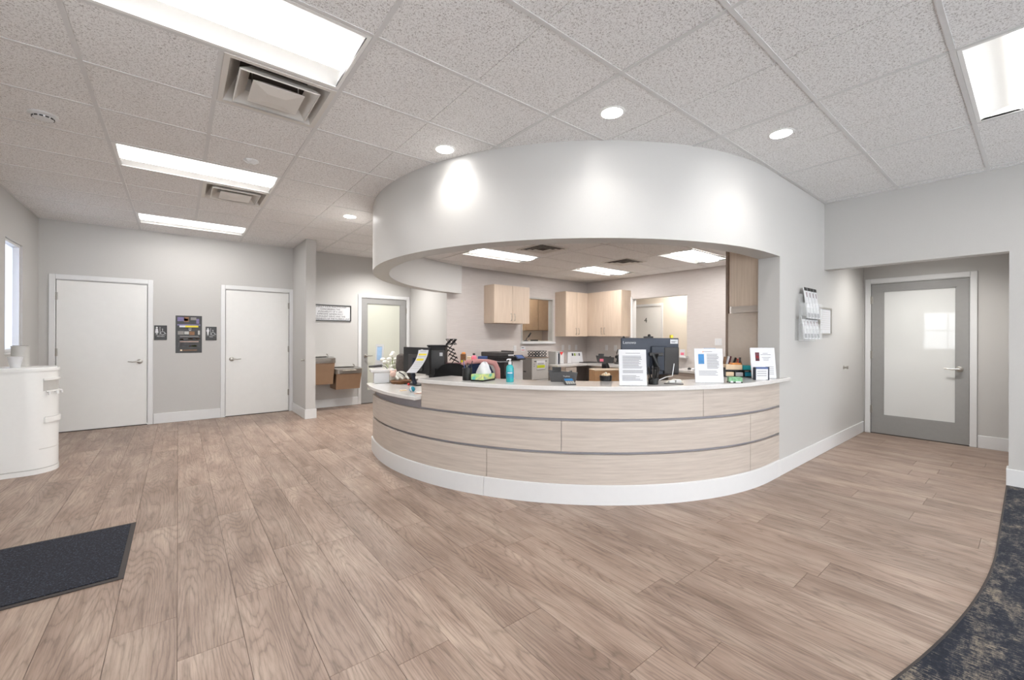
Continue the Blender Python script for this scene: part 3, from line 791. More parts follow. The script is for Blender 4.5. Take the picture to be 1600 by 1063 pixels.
# switch and outlets
def plate(label, x, y, z, wall, cat, grp, toggles=1, wd=.075, kind='outlet'):
    rz = 0 if wall == 'y' else -pi/2
    t = E('wall_outlet' if kind == 'outlet' else 'light_switch', (x, y, z), rz, label, cat, grp)
    B(-wd/2, wd/2, -.006, 0, -.06, .06, .002).build('cover_plate', 'white', t)
    for k in range(toggles):
        xx = (k-(toggles-1)/2)*.046
        if kind == 'outlet':
            for dz in (-.022, .022): MB().at(xx, -.006, dz, rx=pi/2).cyl(.015, 0, .002, 12).build('socket', 'paper', t)
        else: B(xx-.012, xx+.012, -.009, -.006, -.028, .028, .001).build('rocker', 'paper', t)
plate('white double switch plate on the wall left of the tall cabinet', XA, 3.54, 1.23, 'x', 'switch', None, 2, .125, 'switch')
for x_, lb in ((5.345, 'outlet below the left wall cabinet, beside the black wire organizer'), (6.72, 'left outlet of three above the white binders'), (6.93, 'middle outlet of three above the white binders'), (7.15, 'right outlet of three above the white binders')):
    plate(lb, x_, YA, 1.07, 'y', 'outlet', 'white wall outlets')
for y_, lb in ((6.02, 'outlet behind the desk phone in the corner'), (5.78, 'outlet above the hanging headset')):
    plate(lb, XA, y_, 1.07, 'x', 'outlet', 'white wall outlets')
tag(B(5.50, 5.62, YA-.003, YA, 1.01, 1.11).build('paper_notice', 'paper'), 'small white paper notice with red lines under the interior window', 'notice')
o = bpy.data.objects['paper_notice']
B(5.52, 5.58, YA-.004, YA-.003, 1.075, 1.09).build('print', 'ink', o); B(5.515, 5.60, YA-.004, YA-.003, 1.03, 1.042).build('print', 'red', o)

# ------------------------------------------------------------------ reception desk
def dpath(r, a0, a1, ext=0, step=1.5):
    n = max(2, int(abs(a1-a0)/step)); p = arc(r, a0, a1, n)
    if ext: p.append((CX+ext, CY-r, 0, -1))
    return p
desk = E('reception_desk', (0,0,0), 0, 'long curved reception desk faced with three rows of pale wood panels', 'desk')
MB().strip(dpath(RO-.03, 164, 270, .24), [(0, 0), (0, .885), (-.02, .885), (-.02, 0)]).build('groove_backing', 'groove', desk, smooth=30)
o = bpy.data.objects['groove_backing']
# cut down the low section: replace by two heights
bpy.data.objects.remove(o)
MB().strip(dpath(RO-.03, 164, 193.6), [(0, 0), (0, .725), (-.02, .725), (-.02, 0)]).build('carcass', 'groove', desk, smooth=30)
MB().strip(dpath(RO-.03, 193.6, 270, .24), [(0, 0), (0, .885), (-.02, .885), (-.02, 0)]).build('carcass', 'groove', desk, smooth=30)
def wp(a0, a1, z0, z1, ext=0, b=.002):
    g = .05
    MB().strip(dpath(RO, a0+(g if a0 > 165 else 0), a1-(g if not ext else 0), ext), [(0, z0+b), (0, z1-b), (-b, z1), (-.028, z1), (-.028, z0), (-b, z0)]).build('wood_panel', 'lam_h', desk, smooth=30)
E4 = .25
wp(193.6, 249.7, .668, .888); wp(249.7, 270, .668, .888, E4)
wp(164, 223.3, .408, .645); wp(223.3, 262.5, .408, .645); wp(262.5, 270, .408, .645, E4)
wp(164, 209.4, .154, .385); wp(209.4, 262.5, .154, .385); wp(262.5, 270, .154, .385, E4)
for a0, a1, e in ((163.5, 208.9, 0), (209.0, 270, E4)):
    MB().strip(dpath(RO+.012, a0, a1, e), [(0, 0), (0, .15), (-.004, .154), (-.03, .154), (-.03, 0)]).build('plinth_board', 'white', desk, smooth=30)
# end return of the raised part, and low support behind it
MB().strip(dpath(RO-.002, 193.3, 193.6+.2), [(0, .668), (0, .888), (-.03, .888), (-.03, .668)]).build('end_cap', 'lam_h', desk)
# radial returns
def radial(a, r0, r1, z0, z1, th, name, m, par):
    c, s_ = cos(R(a)), sin(R(a))
    mb = MB(); mb.T = Matrix.Translation((CX, CY, 0)) @ Matrix.Rotation(R(a), 4, 'Z')
    return mb.box(r0, r1, -th/2, th/2, z0, z1).build(name, m, par)
radial(193.9, 2.16, RO-.03, .735, .888, .03, 'raised_end_panel', 'lam_h', desk)
radial(164.4, 1.7, RO-.02, 0, .725, .03, 'end_panel', 'lam_h', desk)
MB().strip(dpath(2.24, 194.5, 268), [(0, .72), (0, .888), (-.02, .888), (-.02, .72)]).build('staff_side_panel', 'lam_h', desk, smooth=30)
# upper quartz ledge
outer = [(p[0], p[1]) for p in dpath(2.59, 193.2, 270)]
inner = [(p[0], p[1]) for p in dpath(2.17, 193.2, 268)]
poly = outer + [(4.63, CY-2.59), (4.63, YR-.001), (XJ-.004, YR-.001), (XJ-.004, CY-2.17)] + inner[::-1]
def topslab(name, pts, z0, z1, label):
    b = .006
    mb = MB(); mb.prism(pts, z0, z1)
    o = mb.build(name, 'quartz'); tag(o, label, 'countertop'); 
    m_ = o.modifiers.new('edge', 'BEVEL'); m_.width = b; m_.segments = 2; m_.limit_method = 'ANGLE'; m_.angle_limit = R(50)
    return o
topslab('upper_countertop', poly, .89, .925, 'raised white quartz ledge curving along the reception desk')
outer = [(p[0], p[1]) for p in dpath(2.615, 162.5, 193.0)]
inner = [(p[0], p[1]) for p in dpath(2.10, 162.5, 193.0)]
# low counter keeps going under the raised one a little
o = topslab('lower_countertop', outer + inner[::-1], .73, .765, 'lower white quartz counter at the left end of the reception desk')
# worktop inside for staff
inn = [(p[0], p[1]) for p in dpath(2.215, 194.3, 266, step=3)]; inn2 = [(p[0], p[1]) for p in dpath(1.5, 170, 262, step=3)]
inn = [(p[0], p[1]) for p in dpath(2.095, 170, 193.9, step=3)] + inn
o = MB().prism(inn + inn2[::-1], .705, .735).build('staff_worktop', 'lam_h')
tag(o, 'pale staff worktop inside the curved reception desk', 'worktop')
for a in (200, 232, 262): radial(a, 1.6, 2.1, 0, .705, .03, 'support_panel', 'lam_h', o)
# pier at the left end
pr = E('counter_pier', (CX+2.455*cos(R(162.8)), CY+2.455*sin(R(162.8)), .765), R(162.8), 'short white capped pier on the left end of the lower counter', 'pier')
B(-.085, .085, -.09, .09, 0, .125, .004).build('body', 'white', pr)
B(-.15, .125, -.12, .12, .125, .162, .008).build('cap', 'quartz', pr)

# ------------------------------------------------------------------ things on the counter
def mesh_cup(name, loc, label, r=.042, h=.105, pens=((.6,.02,.0),(2,.015,.03)), big=False):
    t = E(name, loc, .3, label, 'pen cup')
    n = 20
    body = MB().lathe([(r, 0), (r, h), (r-.003, h), (r-.003, .003), (.001, .003)], 20, caps=False); body.cyl(r, 0, .003, 20)
    body.build('cup', 'blackm', t, smooth=40)
    MB().lathe([(r+.002, h-.004), (r+.002, h+.002), (r-.004, h+.002), (r-.004, h-.004)], 20).build('rim', 'black', t)
    for i in range(len(pens)):
        a, lean, dz = pens[i]
        MB().tube([(.01*cos(a), .01*sin(a), .006), ((.022+lean)*cos(a), (.022+lean)*sin(a), h+.045+dz)], .004, 7).build('pen', ('black', 'dblue', 'charcoal')[i % 3], t)
    return t
mesh_cup('pen_cup', (1.99, 3.13, .925), 'black mesh pen cup on the raised ledge beside the tissue box', .042, .105, ((.6,.022,.0),(2.4,.012,.03),(4,.02,-.01),(5.2,.024,.02)))

def tissue(loc, rz):
    t = E('tissue_box', loc, rz, 'watercolour patterned tissue box with a white tissue pulled up, on the raised ledge', 'tissue box')
    B(-.06, .06, -.10, .10, .012, .06, .003).build('carton', 'wcol', t)
    B(-.062, .062, -.102, .102, 0, .012, .002).build('dark_base', 'black', t)
    b = MB(); prof = [(.058, .06), (.062, .075), (.052, .105), (.046, .13), (.030, .150), (.008, .158)]
    n = 24; vs = []
    for k, (r, z) in enumerate(prof):
        for i in range(n):
            a = 2*pi*i/n; q = 1+.16*sin(4*a+k)+.05*sin(9*a)
            vs.append((r*cos(a)*q*1.05+.01*k*.3, r*sin(a)*q*.55, z+.010*sin(3*a+1)*(k/5)))
    fs = [(k*n+i, k*n+(i+1)%n, (k+1)*n+(i+1)%n, (k+1)*n+i) for k in range(5) for i in range(n)]+[tuple(range(5*n, 6*n))]
    b.add(vs, fs).build('tissue', 'paper', t, smooth=80)
ta = FR-R(28)
tissue((2.015-(.06*cos(ta)+.10*sin(ta)), 2.925-(.06*sin(ta)-.10*cos(ta)), .925), ta)

t = E('sanitizer_bottle', (2.20, 2.79, .925), FR, 'teal hand sanitizer pump bottle on the raised ledge', 'bottle')
MB().lathe([(.03, 0), (.033, .004), (.033, .118), (.028, .135), (.013, .146), (.013, .150)], 24).build('bottle', 'teal', t, smooth=40)
MB().lathe([(.0335, .035), (.0335, .09)], 24, caps=False).build('label', 'tealb', t, smooth=40)
B(-.02, .02, -.0345, -.0325, .074, .082).build('print', 'paper', t)
MB().lathe([(.014, .148), (.014, .168), (.007, .170), (.007, .185), (.010, .187), (.010, .196)], 16).tube([(0, 0, .192), (-.018, -.012, .192), (-.028, -.018, .184)], .005, 8).build('pump', 'paper', t, smooth=40)

t = E('card_terminal', (2.47, 2.36, .925), FR+.15, 'grey handheld card terminal lying angled beside the black desk phone', 'terminal')
b = MB().at(0, 0, .0, rx=R(22)); b.box(-.045, .045, -.05, .055, .004, .026, .006); b.build('body', 'charcoal', t)
MB().at(0,0,0,rx=R(22)).box(-.034, .034, .012, .046, .026, .028).build('screen', 'blue', t)
for r_ in range(3):
    for c_ in range(4): MB().at(0,0,0,rx=R(22)).box(-.034+c_*.018, -.020+c_*.018, -.042+r_*.016, -.031+r_*.016, .026, .029).build('key', 'filelight', t)

def phone_back(name, loc, rz, label, s=1.0):
    t = E(name, loc, rz, label, 'phone')
    MB().prism_y([(-.10*s, 0), (.105*s, 0), (.125*s, .08*s), (-.125*s, .10*s)], -.008, .02).build('body', 'charcoal', t)
    MB().at(0, .0, .09*s, rx=R(-20)).box(-.09*s, -.015*s, -.008, .004, -.01, .035*s).build('screen_housing', 'black', t)
    MB().tube([(.06*s, .03, .09*s), (.075*s, .035, .05*s), (.09*s, .03, .02*s)], .018*s, 8).build('handset', 'black', t)
    B(-.05*s, .06*s, .02, .10*s, 0, .02).build('foot', 'black', t)
    return t
t = phone_back('desk_phone', (2.56, 2.52, .925), FR-.1, 'black desk phone seen from behind on the raised ledge')
text('Yealink', 'lettering', .020, 'filelight', t, (.03, -.0085, .048))

def paper_stand(name, loc, rz, label, w=.216, h=.285, lines=None, extra=None):
    t = E(name, loc, rz, label, 'sign')
    lean = R(-6)
    MB().at(0, 0, 0, rx=lean).box(-w/2, w/2, -.001, .001, .004, h).build('sheet', 'paper', t)
    MB().at(0, 0, 0, rx=lean).box(-w/2-.003, w/2+.003, .002, .0045, 0, h+.002).build('acrylic_back', 'clear', t)
    B(-w/2, w/2, -.01, .075, 0, .003).build('acrylic_foot', 'clear', t)
    mb = MB().at(0, 0, 0, rx=lean)
    for (x0, x1, z) in lines: mb.box(x0, x1, -.0018, -.001, z, z+.0032)
    mb.build('printed_text', 'ink', t)
    if extra:
        for nm, m_, (x0, x1, z0, z1) in extra: MB().at(0,0,0,rx=lean).box(x0, x1, -.002, -.001, z0, z1).build(nm, m_, t)
    return t
ln = [(-.055, .06, .255)] + [(-.08, .075-random.random()*.03, .232-.0085*k) for k in range(12)] + [(-.08, .08, .118-.0085*k) for k in range(3)] + [(-.085, .08-random.random()*.06, .078-.009*k) for k in range(5)]
paper_stand('notice_stand', (2.80, 1.985, .925), FR, 'white printed notice in an acrylic stand in front of the large monitor', lines=ln)
ln = [(-.045, .03, .262)] + [(-.015, .085-random.random()*.02, .24-.009*k) for k in range(14)] + [(-.085, .075-random.random()*.03, .098-.011*k) for k in range(4)]
paper_stand('notice_stand', (3.49, 1.72, .925), FR-.05, 'white notice with a blue block in an acrylic stand, right of the monitor', w=.232, h=.29, lines=ln,
            extra=[('blue_block', 'blue', (-.085, -.038, .16, .243)), ('logo', 'orange', (-.05, -.042, .258, .266))])
ln = [(.0, .05, .235), (-.02, .08, .222), (-.01, .075, .196), (.0, .06, .183), (.005, .055, .170)] + [(.02, .10, .108-.017*k) for k in range(5)]
t3 = paper_stand('notice_stand', (4.28, 1.595, .925), FR+.1, 'white sign with a small dark red picture at the right end of the ledge', w=.245, h=.288, lines=ln,
            extra=[('picture', 'dkred', (-.075, -.035, .165, .245)), ('picture_detail', 'red', (-.068, -.042, .19, .215))])
t = E('card_holder', (4.12, 1.555, .925), FR+.05, 'clear holder with white cards and a dark blue top, before the right sign', 'card holder')
B(-.055, .055, -.003, 0, .004, .1).build('cards', 'paper', t)
B(-.06, .06, -.002, .03, .1, .116).build('header_strip', 'dblue', t)
B(-.064, -.058, -.006, .03, 0, .112).box(.058, .066, -.006, .03, 0, .118).build('side_frame', 'navy', t)
mb = MB()
for k in range(3): mb.box(-.045, .04, -.004, -.003, .078-.02*k, .082-.02*k)
mb.build('printed_text', 'ink', t)
# small card stack behind notice 2
tag(B(-.075, .075, -.004, .004, 0, .28, .002).build('blue_edged_sign', 'paper', loc=(3.86, 1.90, .925)), 'upright white board with a blue top edge behind the blue block notice', 'sign')
o = bpy.data.objects['blue_edged_sign']; o.rotation_euler = (0,0,FR)
B(-.06, .05, -.005, .005, .274, .283).build('top_edge', 'blue', o)
# pens in dark flower-like cup
t = E('pen_holder', (3.02, 1.95, .925), 0, 'black cup bristling with dark feathered pens at the foot of the large monitor', 'pen cup')
MB().lathe([(.034, 0), (.038, .002), (.04, .05), (.036, .05), (.034, .004)], 20).build('cup', 'blackm', t, smooth=40)
for k in range(13):
    a = 2*pi*k/13+.2; l_ = .022+.028*((k*7) % 5)/5; zz = .12+.035*((k*3) % 4)/4
    MB().tube([(.012*cos(a), .012*sin(a), .006), ((.02+l_*.5)*cos(a), (.02+l_*.5)*sin(a), zz*.6), ((.02+l_)*cos(a), (.02+l_)*sin(a), zz)], [.003, .0035, .005], 6).build('pen', 'charcoal' if k % 3 else 'blackm', t)
# little clutter right of it
t = E('cable_bundle', (3.27, 1.93, .925), FR, 'tangle of white cables and plugs on the ledge under the large monitor', 'cables')
MB().tube([(-.11, 0, .02), (-.05, .01, .045), (.0, 0, .055), (.02, .01, .16)], .0035, 6).build('cable', 'white', t)
MB().tube([(-.06, -.02, .004), (0, -.03, .03), (.06, -.02, .025), (.09, 0, .004)], .0035, 6).build('cable', 'petal', t)
B(-.03, .02, -.015, .015, 0, .02, .004).build('plug', 'white', t); B(.03, .075, -.01, .02, 0, .026, .004).build('plug', 'white', t)
tag(B(-.06, .09, -.012, .012, 0, .006, .002).build('pen_on_ledge', 'charcoal', loc=(3.16, 1.87, .925)), 'dark flat pen lying on the ledge beside the black pen holder', 'pen')
bpy.data.objects['pen_on_ledge'].rotation_euler = (0,0,-.9)
# green small box
t = E('green_carton', (3.68, 1.60, .925), FR-.2, 'small green and white carton at the front edge of the ledge', 'box')
B(-.052, .052, -.03, .03, 0, .05, .002).build('carton', 'green', t); B(-.053, .053, -.031, .031, 0, .012).build('base_band', 'sign', t)
B(-.04, -.02, -.032, -.031, .004, .018).box(.0, .04, -.032, -.031, .004, .016).build('print', 'paper', t)
# black organizer with boxes
t = E('wire_organizer', (4.27, 1.83, .925), FR-.18, 'black two shelf organizer between the notices at the right end of the ledge', 'organizer')
MB().box(-.13, .13, -.05, .06, .0, .008).box(-.13, .13, -.05, .06, .062, .07).box(-.13, -.122, -.05, .06, 0, .09).box(.122, .13, -.05, .06, 0, .09).box(-.04, -.032, -.05, .06, 0, .066).box(.04, .048, -.05, .06, 0, .066).build('rack', 'black', t)
for i, (x0, x1, z0, z1, m_, lb) in enumerate([(-.118, -.045, .009, .05, 'cream', 'cream box in the lower left slot of the black organizer'), (-.03, .036, .009, .045, 'paper', 'white box in the lower middle slot of the black organizer'), (.052, .118, .009, .05, 'tealb', 'teal box in the lower right slot of the black organizer'),
        (-.12, .03, .071, .12, 'cream', 'long cream box on top of the black organizer'), (-.06, .02, .12, .135, 'orange', 'flat orange packet lying on the long cream box'), (.035, .12, .071, .115, 'teal', 'turquoise box on top of the black organizer at its right')]):
    o = B(x0, x1, -.045, .05, z0, z1, .003).build('small_box', m_, loc=(4.27, 1.83, .925)); o.rotation_euler = (0,0,FR-.18); tag(o, lb, 'box', 'boxes in the black organizer')
random.seed(5)
t = E('leaflet_rack', (4.36, 1.92, .925), FR-.1, 'black rack of coloured leaflets and tubes behind the black organizer', 'rack')
B(-.09, .11, -.02, .02, 0, .10).build('tray', 'black', t)
for k in range(9):
    x_ = -.08+k*.0215; MB().at(x_, 0, .10, ry=random.uniform(-.3, .4)).box(-.009, .009, -.012+.002*k, .010, 0, random.uniform(.06, .10)).build('leaflet', ('brownp', 'paper', 'dkred', 'orange', 'black', 'brownp', 'red', 'charcoal', 'brownp')[k], t)
# black bin with white balls
t = E('cotton_bin', (2.93, 2.36, .925), 0, 'round black bin filled with white balls, on the ledge before the tan box', 'bin')
MB().lathe([(.05, 0), (.054, .045), (.05, .045), (.048, .006)], 24).build('bin', 'black', t, smooth=40)
for k in range(6):
    a = k*1.05; MB().ball((.025*cos(a), .025*sin(a), .048+.006*(k % 2)), .014, 10).build('ball', 'cream', t, smooth=60)
MB().ball((0, 0, .062), .014, 10).build('ball', 'petal', t, smooth=60)

# large monitor with logo
mt = E('large_monitor', (3.44, 2.26, .735), FR+.04, 'large dark blue-black monitor seen from behind at the centre of the desk', 'monitor')
B(-.27, .27, -.012, .012, .225, .565, .004).build('back_shell', 'navy', mt)
B(-.268, .268, .012, .018, .23, .562).build('screen', 'screen', mt)
B(.005, .155, -.035, -.012, .26, .49, .006).build('rear_bulge', 'navy', mt)
B(.125, .262, -.04, -.012, .235, .48, .004).build('mounted_box', 'charcoal', mt)
MB().tube([(.03, -.05, .42), (.035, -.055, .30), (.045, -.03, .1), (.045, .03, .015)], [.035, .034, .03, .03], 10).build('stand_neck', 'black', mt, smooth=50)
B(-.075, .16, -.07, .12, 0, .012, .004).build('stand_foot', 'black', mt)
B(-.02, .11, -.055, -.03, .40, .43, .005).build('hinge_block', 'charcoal', mt)
text('Lenovo', 'lettering', .036, 'paper', mt, (-.195, -.0128, .522), sx=1.15)
B(.19, .262, -.0135, -.012, .513, .553).build('sticker', 'paper', mt)
B(.20, .235, -.0142, -.0135, .525, .53).box(.20, .25, -.0142, -.0135, .533, .536).build('sticker_print', 'ink', mt)
tag(B(-.012, .012, -.016, .016, 0, .028, .003).build('yellow_clip', 'yellow', loc=(0,0,0)), 'small yellow clip on the top edge of the large monitor', 'clip')
def on_mon(o, x, y, z): o.matrix_world = Matrix.Translation((3.44, 2.26, .735)) @ Matrix.Rotation(FR+.04, 4, 'Z') @ Matrix.Translation((x, y, z))
on_mon(bpy.data.objects['yellow_clip'], .205, 0, .566)
t = E('webcam', (0,0,0), 0, 'black webcam clipped on the large monitor top', 'webcam'); on_mon(t, -.0, 0, .566)
B(-.055, .03, -.015, .02, 0, .014, .004).build('body', 'black', t); MB().ball((-.005, 0, .022), .014).build('lens_ball', 'black', t, smooth=60)
t = E('small_camera', (0,0,0), 0, 'tiny black camera on the left corner of the large monitor', 'camera'); on_mon(t, -.245, 0, .566)
MB().ball((0,0,.008), .009).build('body', 'black', t, smooth=60); B(-.012, .012, -.01, .01, 0, .004).build('mount', 'black', t)

# tan box, black chair behind it
t = E('cardboard_box', (3.40, 2.72, .735), FR+.1, 'tan box with a pale rim standing behind the raised ledge', 'box')
B(-.16, .16, -.1, .1, 0, .24, .002).build('carton', 'card', t)
B(-.162, .162, -.102, .102, .24, .248).build('rim', 'cream', t)

def office_chair(name, loc, rz, label, back='fabric', w=.46, hgt=1.02, arms=True):
    t = E(name, loc, rz, label, 'chair', 'office chairs at the staff worktop')
    # arched backrest, curved in plan
    n = 12; vs = []; fs = []
    for side in (0, 1):
        for k in range(n+1):
            u = -1+2*k/n; x_ = u*w/2; zt_ = hgt-.30*(abs(u)**3.2)*.8; y_ = -.04*(1-u*u)+.22+.05*side
            vs += [(x_, y_, hgt-.52), (x_, y_, zt_)]
    m_ = 2*(n+1)
    for k in range(n):
        fs += [(2*k, 2*k+2, 2*k+3, 2*k+1), (m_+2*k, m_+2*k+1, m_+2*k+3, m_+2*k+2), (2*k+1, 2*k+3, m_+2*k+3, m_+2*k+1), (2*k, m_+2*k, m_+2*k+2, 2*k+2)]
    fs += [(0, 1, m_+1, m_), (2*n, m_+2*n, m_+2*n+1, 2*n+1)]
    MB().add(vs, fs).build('backrest', back, t, smooth=60)
    B(-.24, .24, -.24, .24, .44, .52, .03).build('seat', 'fabric', t)
    MB().tube([(0, 0, .10), (0, 0, .44)], .025, 12).build('gas_column', 'black', t)
    MB().tube([(0, .2, .47), (0, .30, .55), (0, .28, hgt-.4)], .02, 8).build('back_bracket', 'black', t)
    for k in range(5):
        a = 2*pi*k/5; l_ = MB().tube([(0, 0, .10), (.29*cos(a), .29*sin(a), .07)], [.028, .018], 8).build('leg', 'black', t)
        MB().at(.28*cos(a), .28*sin(a), .03, rx=pi/2).cyl(.03, -.012, .012, 14).build('caster', 'black', l_)
    return t
def chair_at(name, px_dir, d, label, **k):   # helper for positions found from directions
    u = px_dir; x_ = d*(sin(TH)+u*cos(TH)); y_ = d*(cos(TH)-u*sin(TH)); return office_chair(name, (x_, y_, 0), FR+pi+k.pop('yaw', 0), label, **k)
office_chair('office_chair', (2.56, 4.36, 0), FR+pi+.15, 'black arched office chair behind the pen cup', w=.50, hgt=1.0)
pc = office_chair('office_chair', (3.13, 4.56, 0), FR+pi-.1, 'office chair with blue seat cloth and a pink plush throw over its back', back='bluecloth', w=.44, hgt=.99)
pk = E('pink_throw', (3.13, 4.56, 0), FR+pi-.1, 'pink plush throw hung over the chair back behind the tissue box', 'throw')
b = MB(); b.tube([(-.245, .225, .72), (-.235, .235, .90), (-.20, .24, .975), (-.12, .235, .992), (.0, .225, .998), (.15, .235, .985), (.22, .24, .955)], [.032, .034, .036, .032, .03, .03, .022], 10)
b.build('drape', 'pink', pk, smooth=60)
office_chair('office_chair', (4.02, 3.52, 0), FR+pi+1.2, 'black office chair seen edge-on left of the tan box', w=.44, hgt=.99)

# black monitors at left
m1 = E('side_monitor', (2.10, 4.36, .765), FR-.75, 'black monitor turned away at the left of the desk, draped with a paper note', 'monitor')
B(-.25, .25, -.012, .012, .13, .42, .004).build('back_shell', 'black', m1)
B(-.246, .246, .012, .017, .135, .416).build('screen', 'screen', m1)
B(-.12, .14, -.035, -.012, .16, .34, .006).build('rear_bulge', 'charcoal', m1)
MB().tube([(0, -.03, .30), (0, -.05, .12), (0, -.02, .012)], [.028, .024, .026], 10).build('stand_neck', 'navy', m1)
B(-.12, .12, -.09, .09, 0, .01, .004).build('stand_foot', 'black', m1)
B(.10, .14, -.0135, -.012, .36, .40).build('sticker', 'paper', m1)
m2 = E('side_monitor', (2.42, 4.33, .735), FR+.12, 'second black monitor standing behind the note, nearer the black trays', 'monitor')
B(-.16, .02, -.02, .02, .09, .41, .004).build('back_shell', 'charcoal', m2)
B(-.155, .015, .02, .026, .095, .405).build('screen', 'screen', m2)
MB().tube([(-.07, -.01, .2), (-.07, -.02, .01)], [.03, .03], 10).build('stand_neck', 'black', m2)
B(-.15, .03, -.08, .08, 0, .01, .004).build('stand_foot', 'black', m2)
B(-.04, -.005, -.0215, -.02, .345, .385).build('sticker', 'paper', m2)
# paper note hanging over monitor: curled sheet
t = E('paper_note', (1.98, 4.05, 0), FR, 'curled white note with yellow print stuck to the black side monitor', 'paper')
vs = []; fs = []; n = 10
for k in range(n+1):
    q = k/n; zc = 1.165-.235*q; xs = .045-.115*(q**1.8)
    for sx in (-.052, .052): vs.append((xs+sx, -.06*q, zc))
top = list(vs)
for (x_, y_, z_) in top: vs.append((x_, y_+.0015, z_))
for k in range(n): fs += [(2*k, 2*k+1, 2*k+3, 2*k+2), (len(top)+2*k, len(top)+2*k+2, len(top)+2*k+3, len(top)+2*k+1)]
MB().add(vs, fs).build('sheet', 'paper', t, smooth=60)
def band(q0, q1, m_, s0=-.042, s1=.042):
    v = []
    for q in (q0, (q0+q1)/2, q1):
        zc = 1.165-.235*q; xs = .045-.115*(q**1.8)
        for sx in (s0, s1): v.append((xs+sx, -.06*q-.0012, zc))
    MB().add(v, [(0,1,3,2),(2,3,5,4)]).build('print', m_, t)
band(.04, .08, 'filelight', -.03, .03); band(.16, .24, 'yellow'); band(.28, .30, 'filelight'); band(.38, .47, 'yellow', -.042, .03); band(.53, .545, 'filelight'); band(.61, .625, 'filelight'); band(.70, .715, 'filelight'); band(.80, .815, 'filelight')

# black stacked trays (wire) left, back of the worktop area, on a small cabinet
def stand_cabinet(name, x0, x1, y0, y1, z1, label, m_='filegrey'):
    t = E(name, ((x0+x1)/2, (y0+y1)/2, 0), 0, label, 'cabinet')
    w_, d_ = x1-x0, y1-y0
    B(-w_/2, w_/2, -d_/2, d_/2, 0, z1, .004).build('body', m_, t)
    for k in range(3): 
        d = B(-w_/2+.012, w_/2-.012, -d_/2-.012, -d_/2, .03+k*(z1-.05)/3, .02+(k+1)*(z1-.05)/3, .002).build('drawer', 'filelight', t)
        B(-.05, .05, -d_/2-.022, -d_/2-.012, .03+(k+.75)*(z1-.05)/3, .045+(k+.75)*(z1-.05)/3, .002).build('pull', 'charcoal', d)
    return t
def truss_organizer(name, loc, rz, label, w_, h_, d_, tiers):
    t = E(name, loc, rz, label, 'organizer', 'black wire organizers')
    for k in range(tiers+1): B(-w_/2, w_/2, -d_/2, d_/2, h_*k/tiers, h_*k/tiers+.006).build('shelf', 'black', t)
    for s_ in (-1, 1):
        b = MB(); yy = s_*(d_/2-.006)
        n = max(2, int(w_/.07))
        for k in range(n):
            xa = -w_/2+w_*k/n; xb = -w_/2+w_*(k+1)/n
            for q in range(tiers):
                za, zb = h_*q/tiers, h_*(q+1)/tiers
                b.tube([(xa, yy, za), (xb, yy, zb)], .008, 5); b.tube([(xb, yy, za), (xa, yy, zb)], .006, 5)
        b.build('lattice', 'black', t)
    return t
# files / tray tower left
stand_cabinet('tray_cabinet', 2.74, 3.22, 4.95, 5.40, .78, 'low grey cabinet behind the side monitors', 'charcoal')
t = E('tray_tower', (2.93, 5.15, .78), FR, 'tall black letter tray tower behind the side monitors', 'tray')
B(-.24, .0, -.11, .11, .0, .39, .006).build('body', 'blackm', t)
B(-.25, .01, -.12, .12, .39, .41, .004).build('lid', 'black', t)
truss_organizer('wire_organizer', (2.98, 5.1, 1.195), FR, 'small black wire organizer on top of the tray tower', .13, .075, .16, 1)
for k in range(4):
    MB().tube([(.01+.02*k, -.1, .43-.055*k-.03), (.13+.02*k, -.1, .37-.055*k-.03)], .008, 5).build('rail', 'black', t)
    MB().tube([(.02+.02*k, -.1, .34-.055*k-.03), (.10+.02*k, -.1, .45-.055*k-.03)], .006, 5).build('rail', 'black', t)
B(.0, .20, -.08, .10, 0, .16, .003).build('side_tray', 'dkred', t)
B(.03, .10, -.083, -.08, .03, .12).build('label_card', 'rose', t)

# back desk: along the accent wall and the right wall
bd = E('back_desk', (0,0,0), 0, 'pale wood corner desk under the wall cabinets at the back of the reception', 'desk')
MB().prism([(5.92, YA-.004), (5.92, 5.97), (6.80, 5.97), (6.80, 4.3), (XA-.004, 4.3), (XA-.004, YA-.004)], .705, .74).build('worktop', 'quartz', bd)
B(5.94, 6.5, 6.0, YA-.004, 0, .705).build('pedestal', 'lam_h', bd)
for k in range(3):
    d = B(6.16, 6.48, 5.982, 6.0, .69-.22*(k+1), .685-.22*k, .002).build('drawer', 'lam_h', bd)
    MB().tube([(6.25, 5.982, .69-.22*k-.06), (6.25, 5.955, .69-.22*k-.06), (6.39, 5.955, .69-.22*k-.06), (6.39, 5.982, .69-.22*k-.06)], .004, 6).build('pull', 'nickel', d)
B(6.85, 6.87, 4.35, 5.9, .0, .70).build('modesty_panel', 'lam_h', bd)
rd = E('side_desk', (0,0,0), 0, 'white topped desk with a pale wood front against the right reception wall', 'desk')
B(6.75, XA-.004, 2.5, 4.12, .705, .74).build('worktop', 'quartz', rd); B(6.79, 6.81, 2.55, 4.08, 0, .705).build('front_panel', 'lam_h', rd)
B(6.778, 6.79, 3.35, 4.05, .36, .69, .002).build('drawer', 'lam_h', rd)
ld_ = E('left_side_table', (0,0,0), 0, 'pale side table against the reception back wall left of the printer', 'table')
B(3.79, 4.36, 6.0, YA-.004, .705, .74).build('top', 'lam_h', ld_)
for x_ in (3.83, 4.32):
    for y_ in (6.04, 6.58): B(x_-.02, x_+.02, y_-.02, y_+.02, 0, .705).build('leg', 'nickel', ld_)

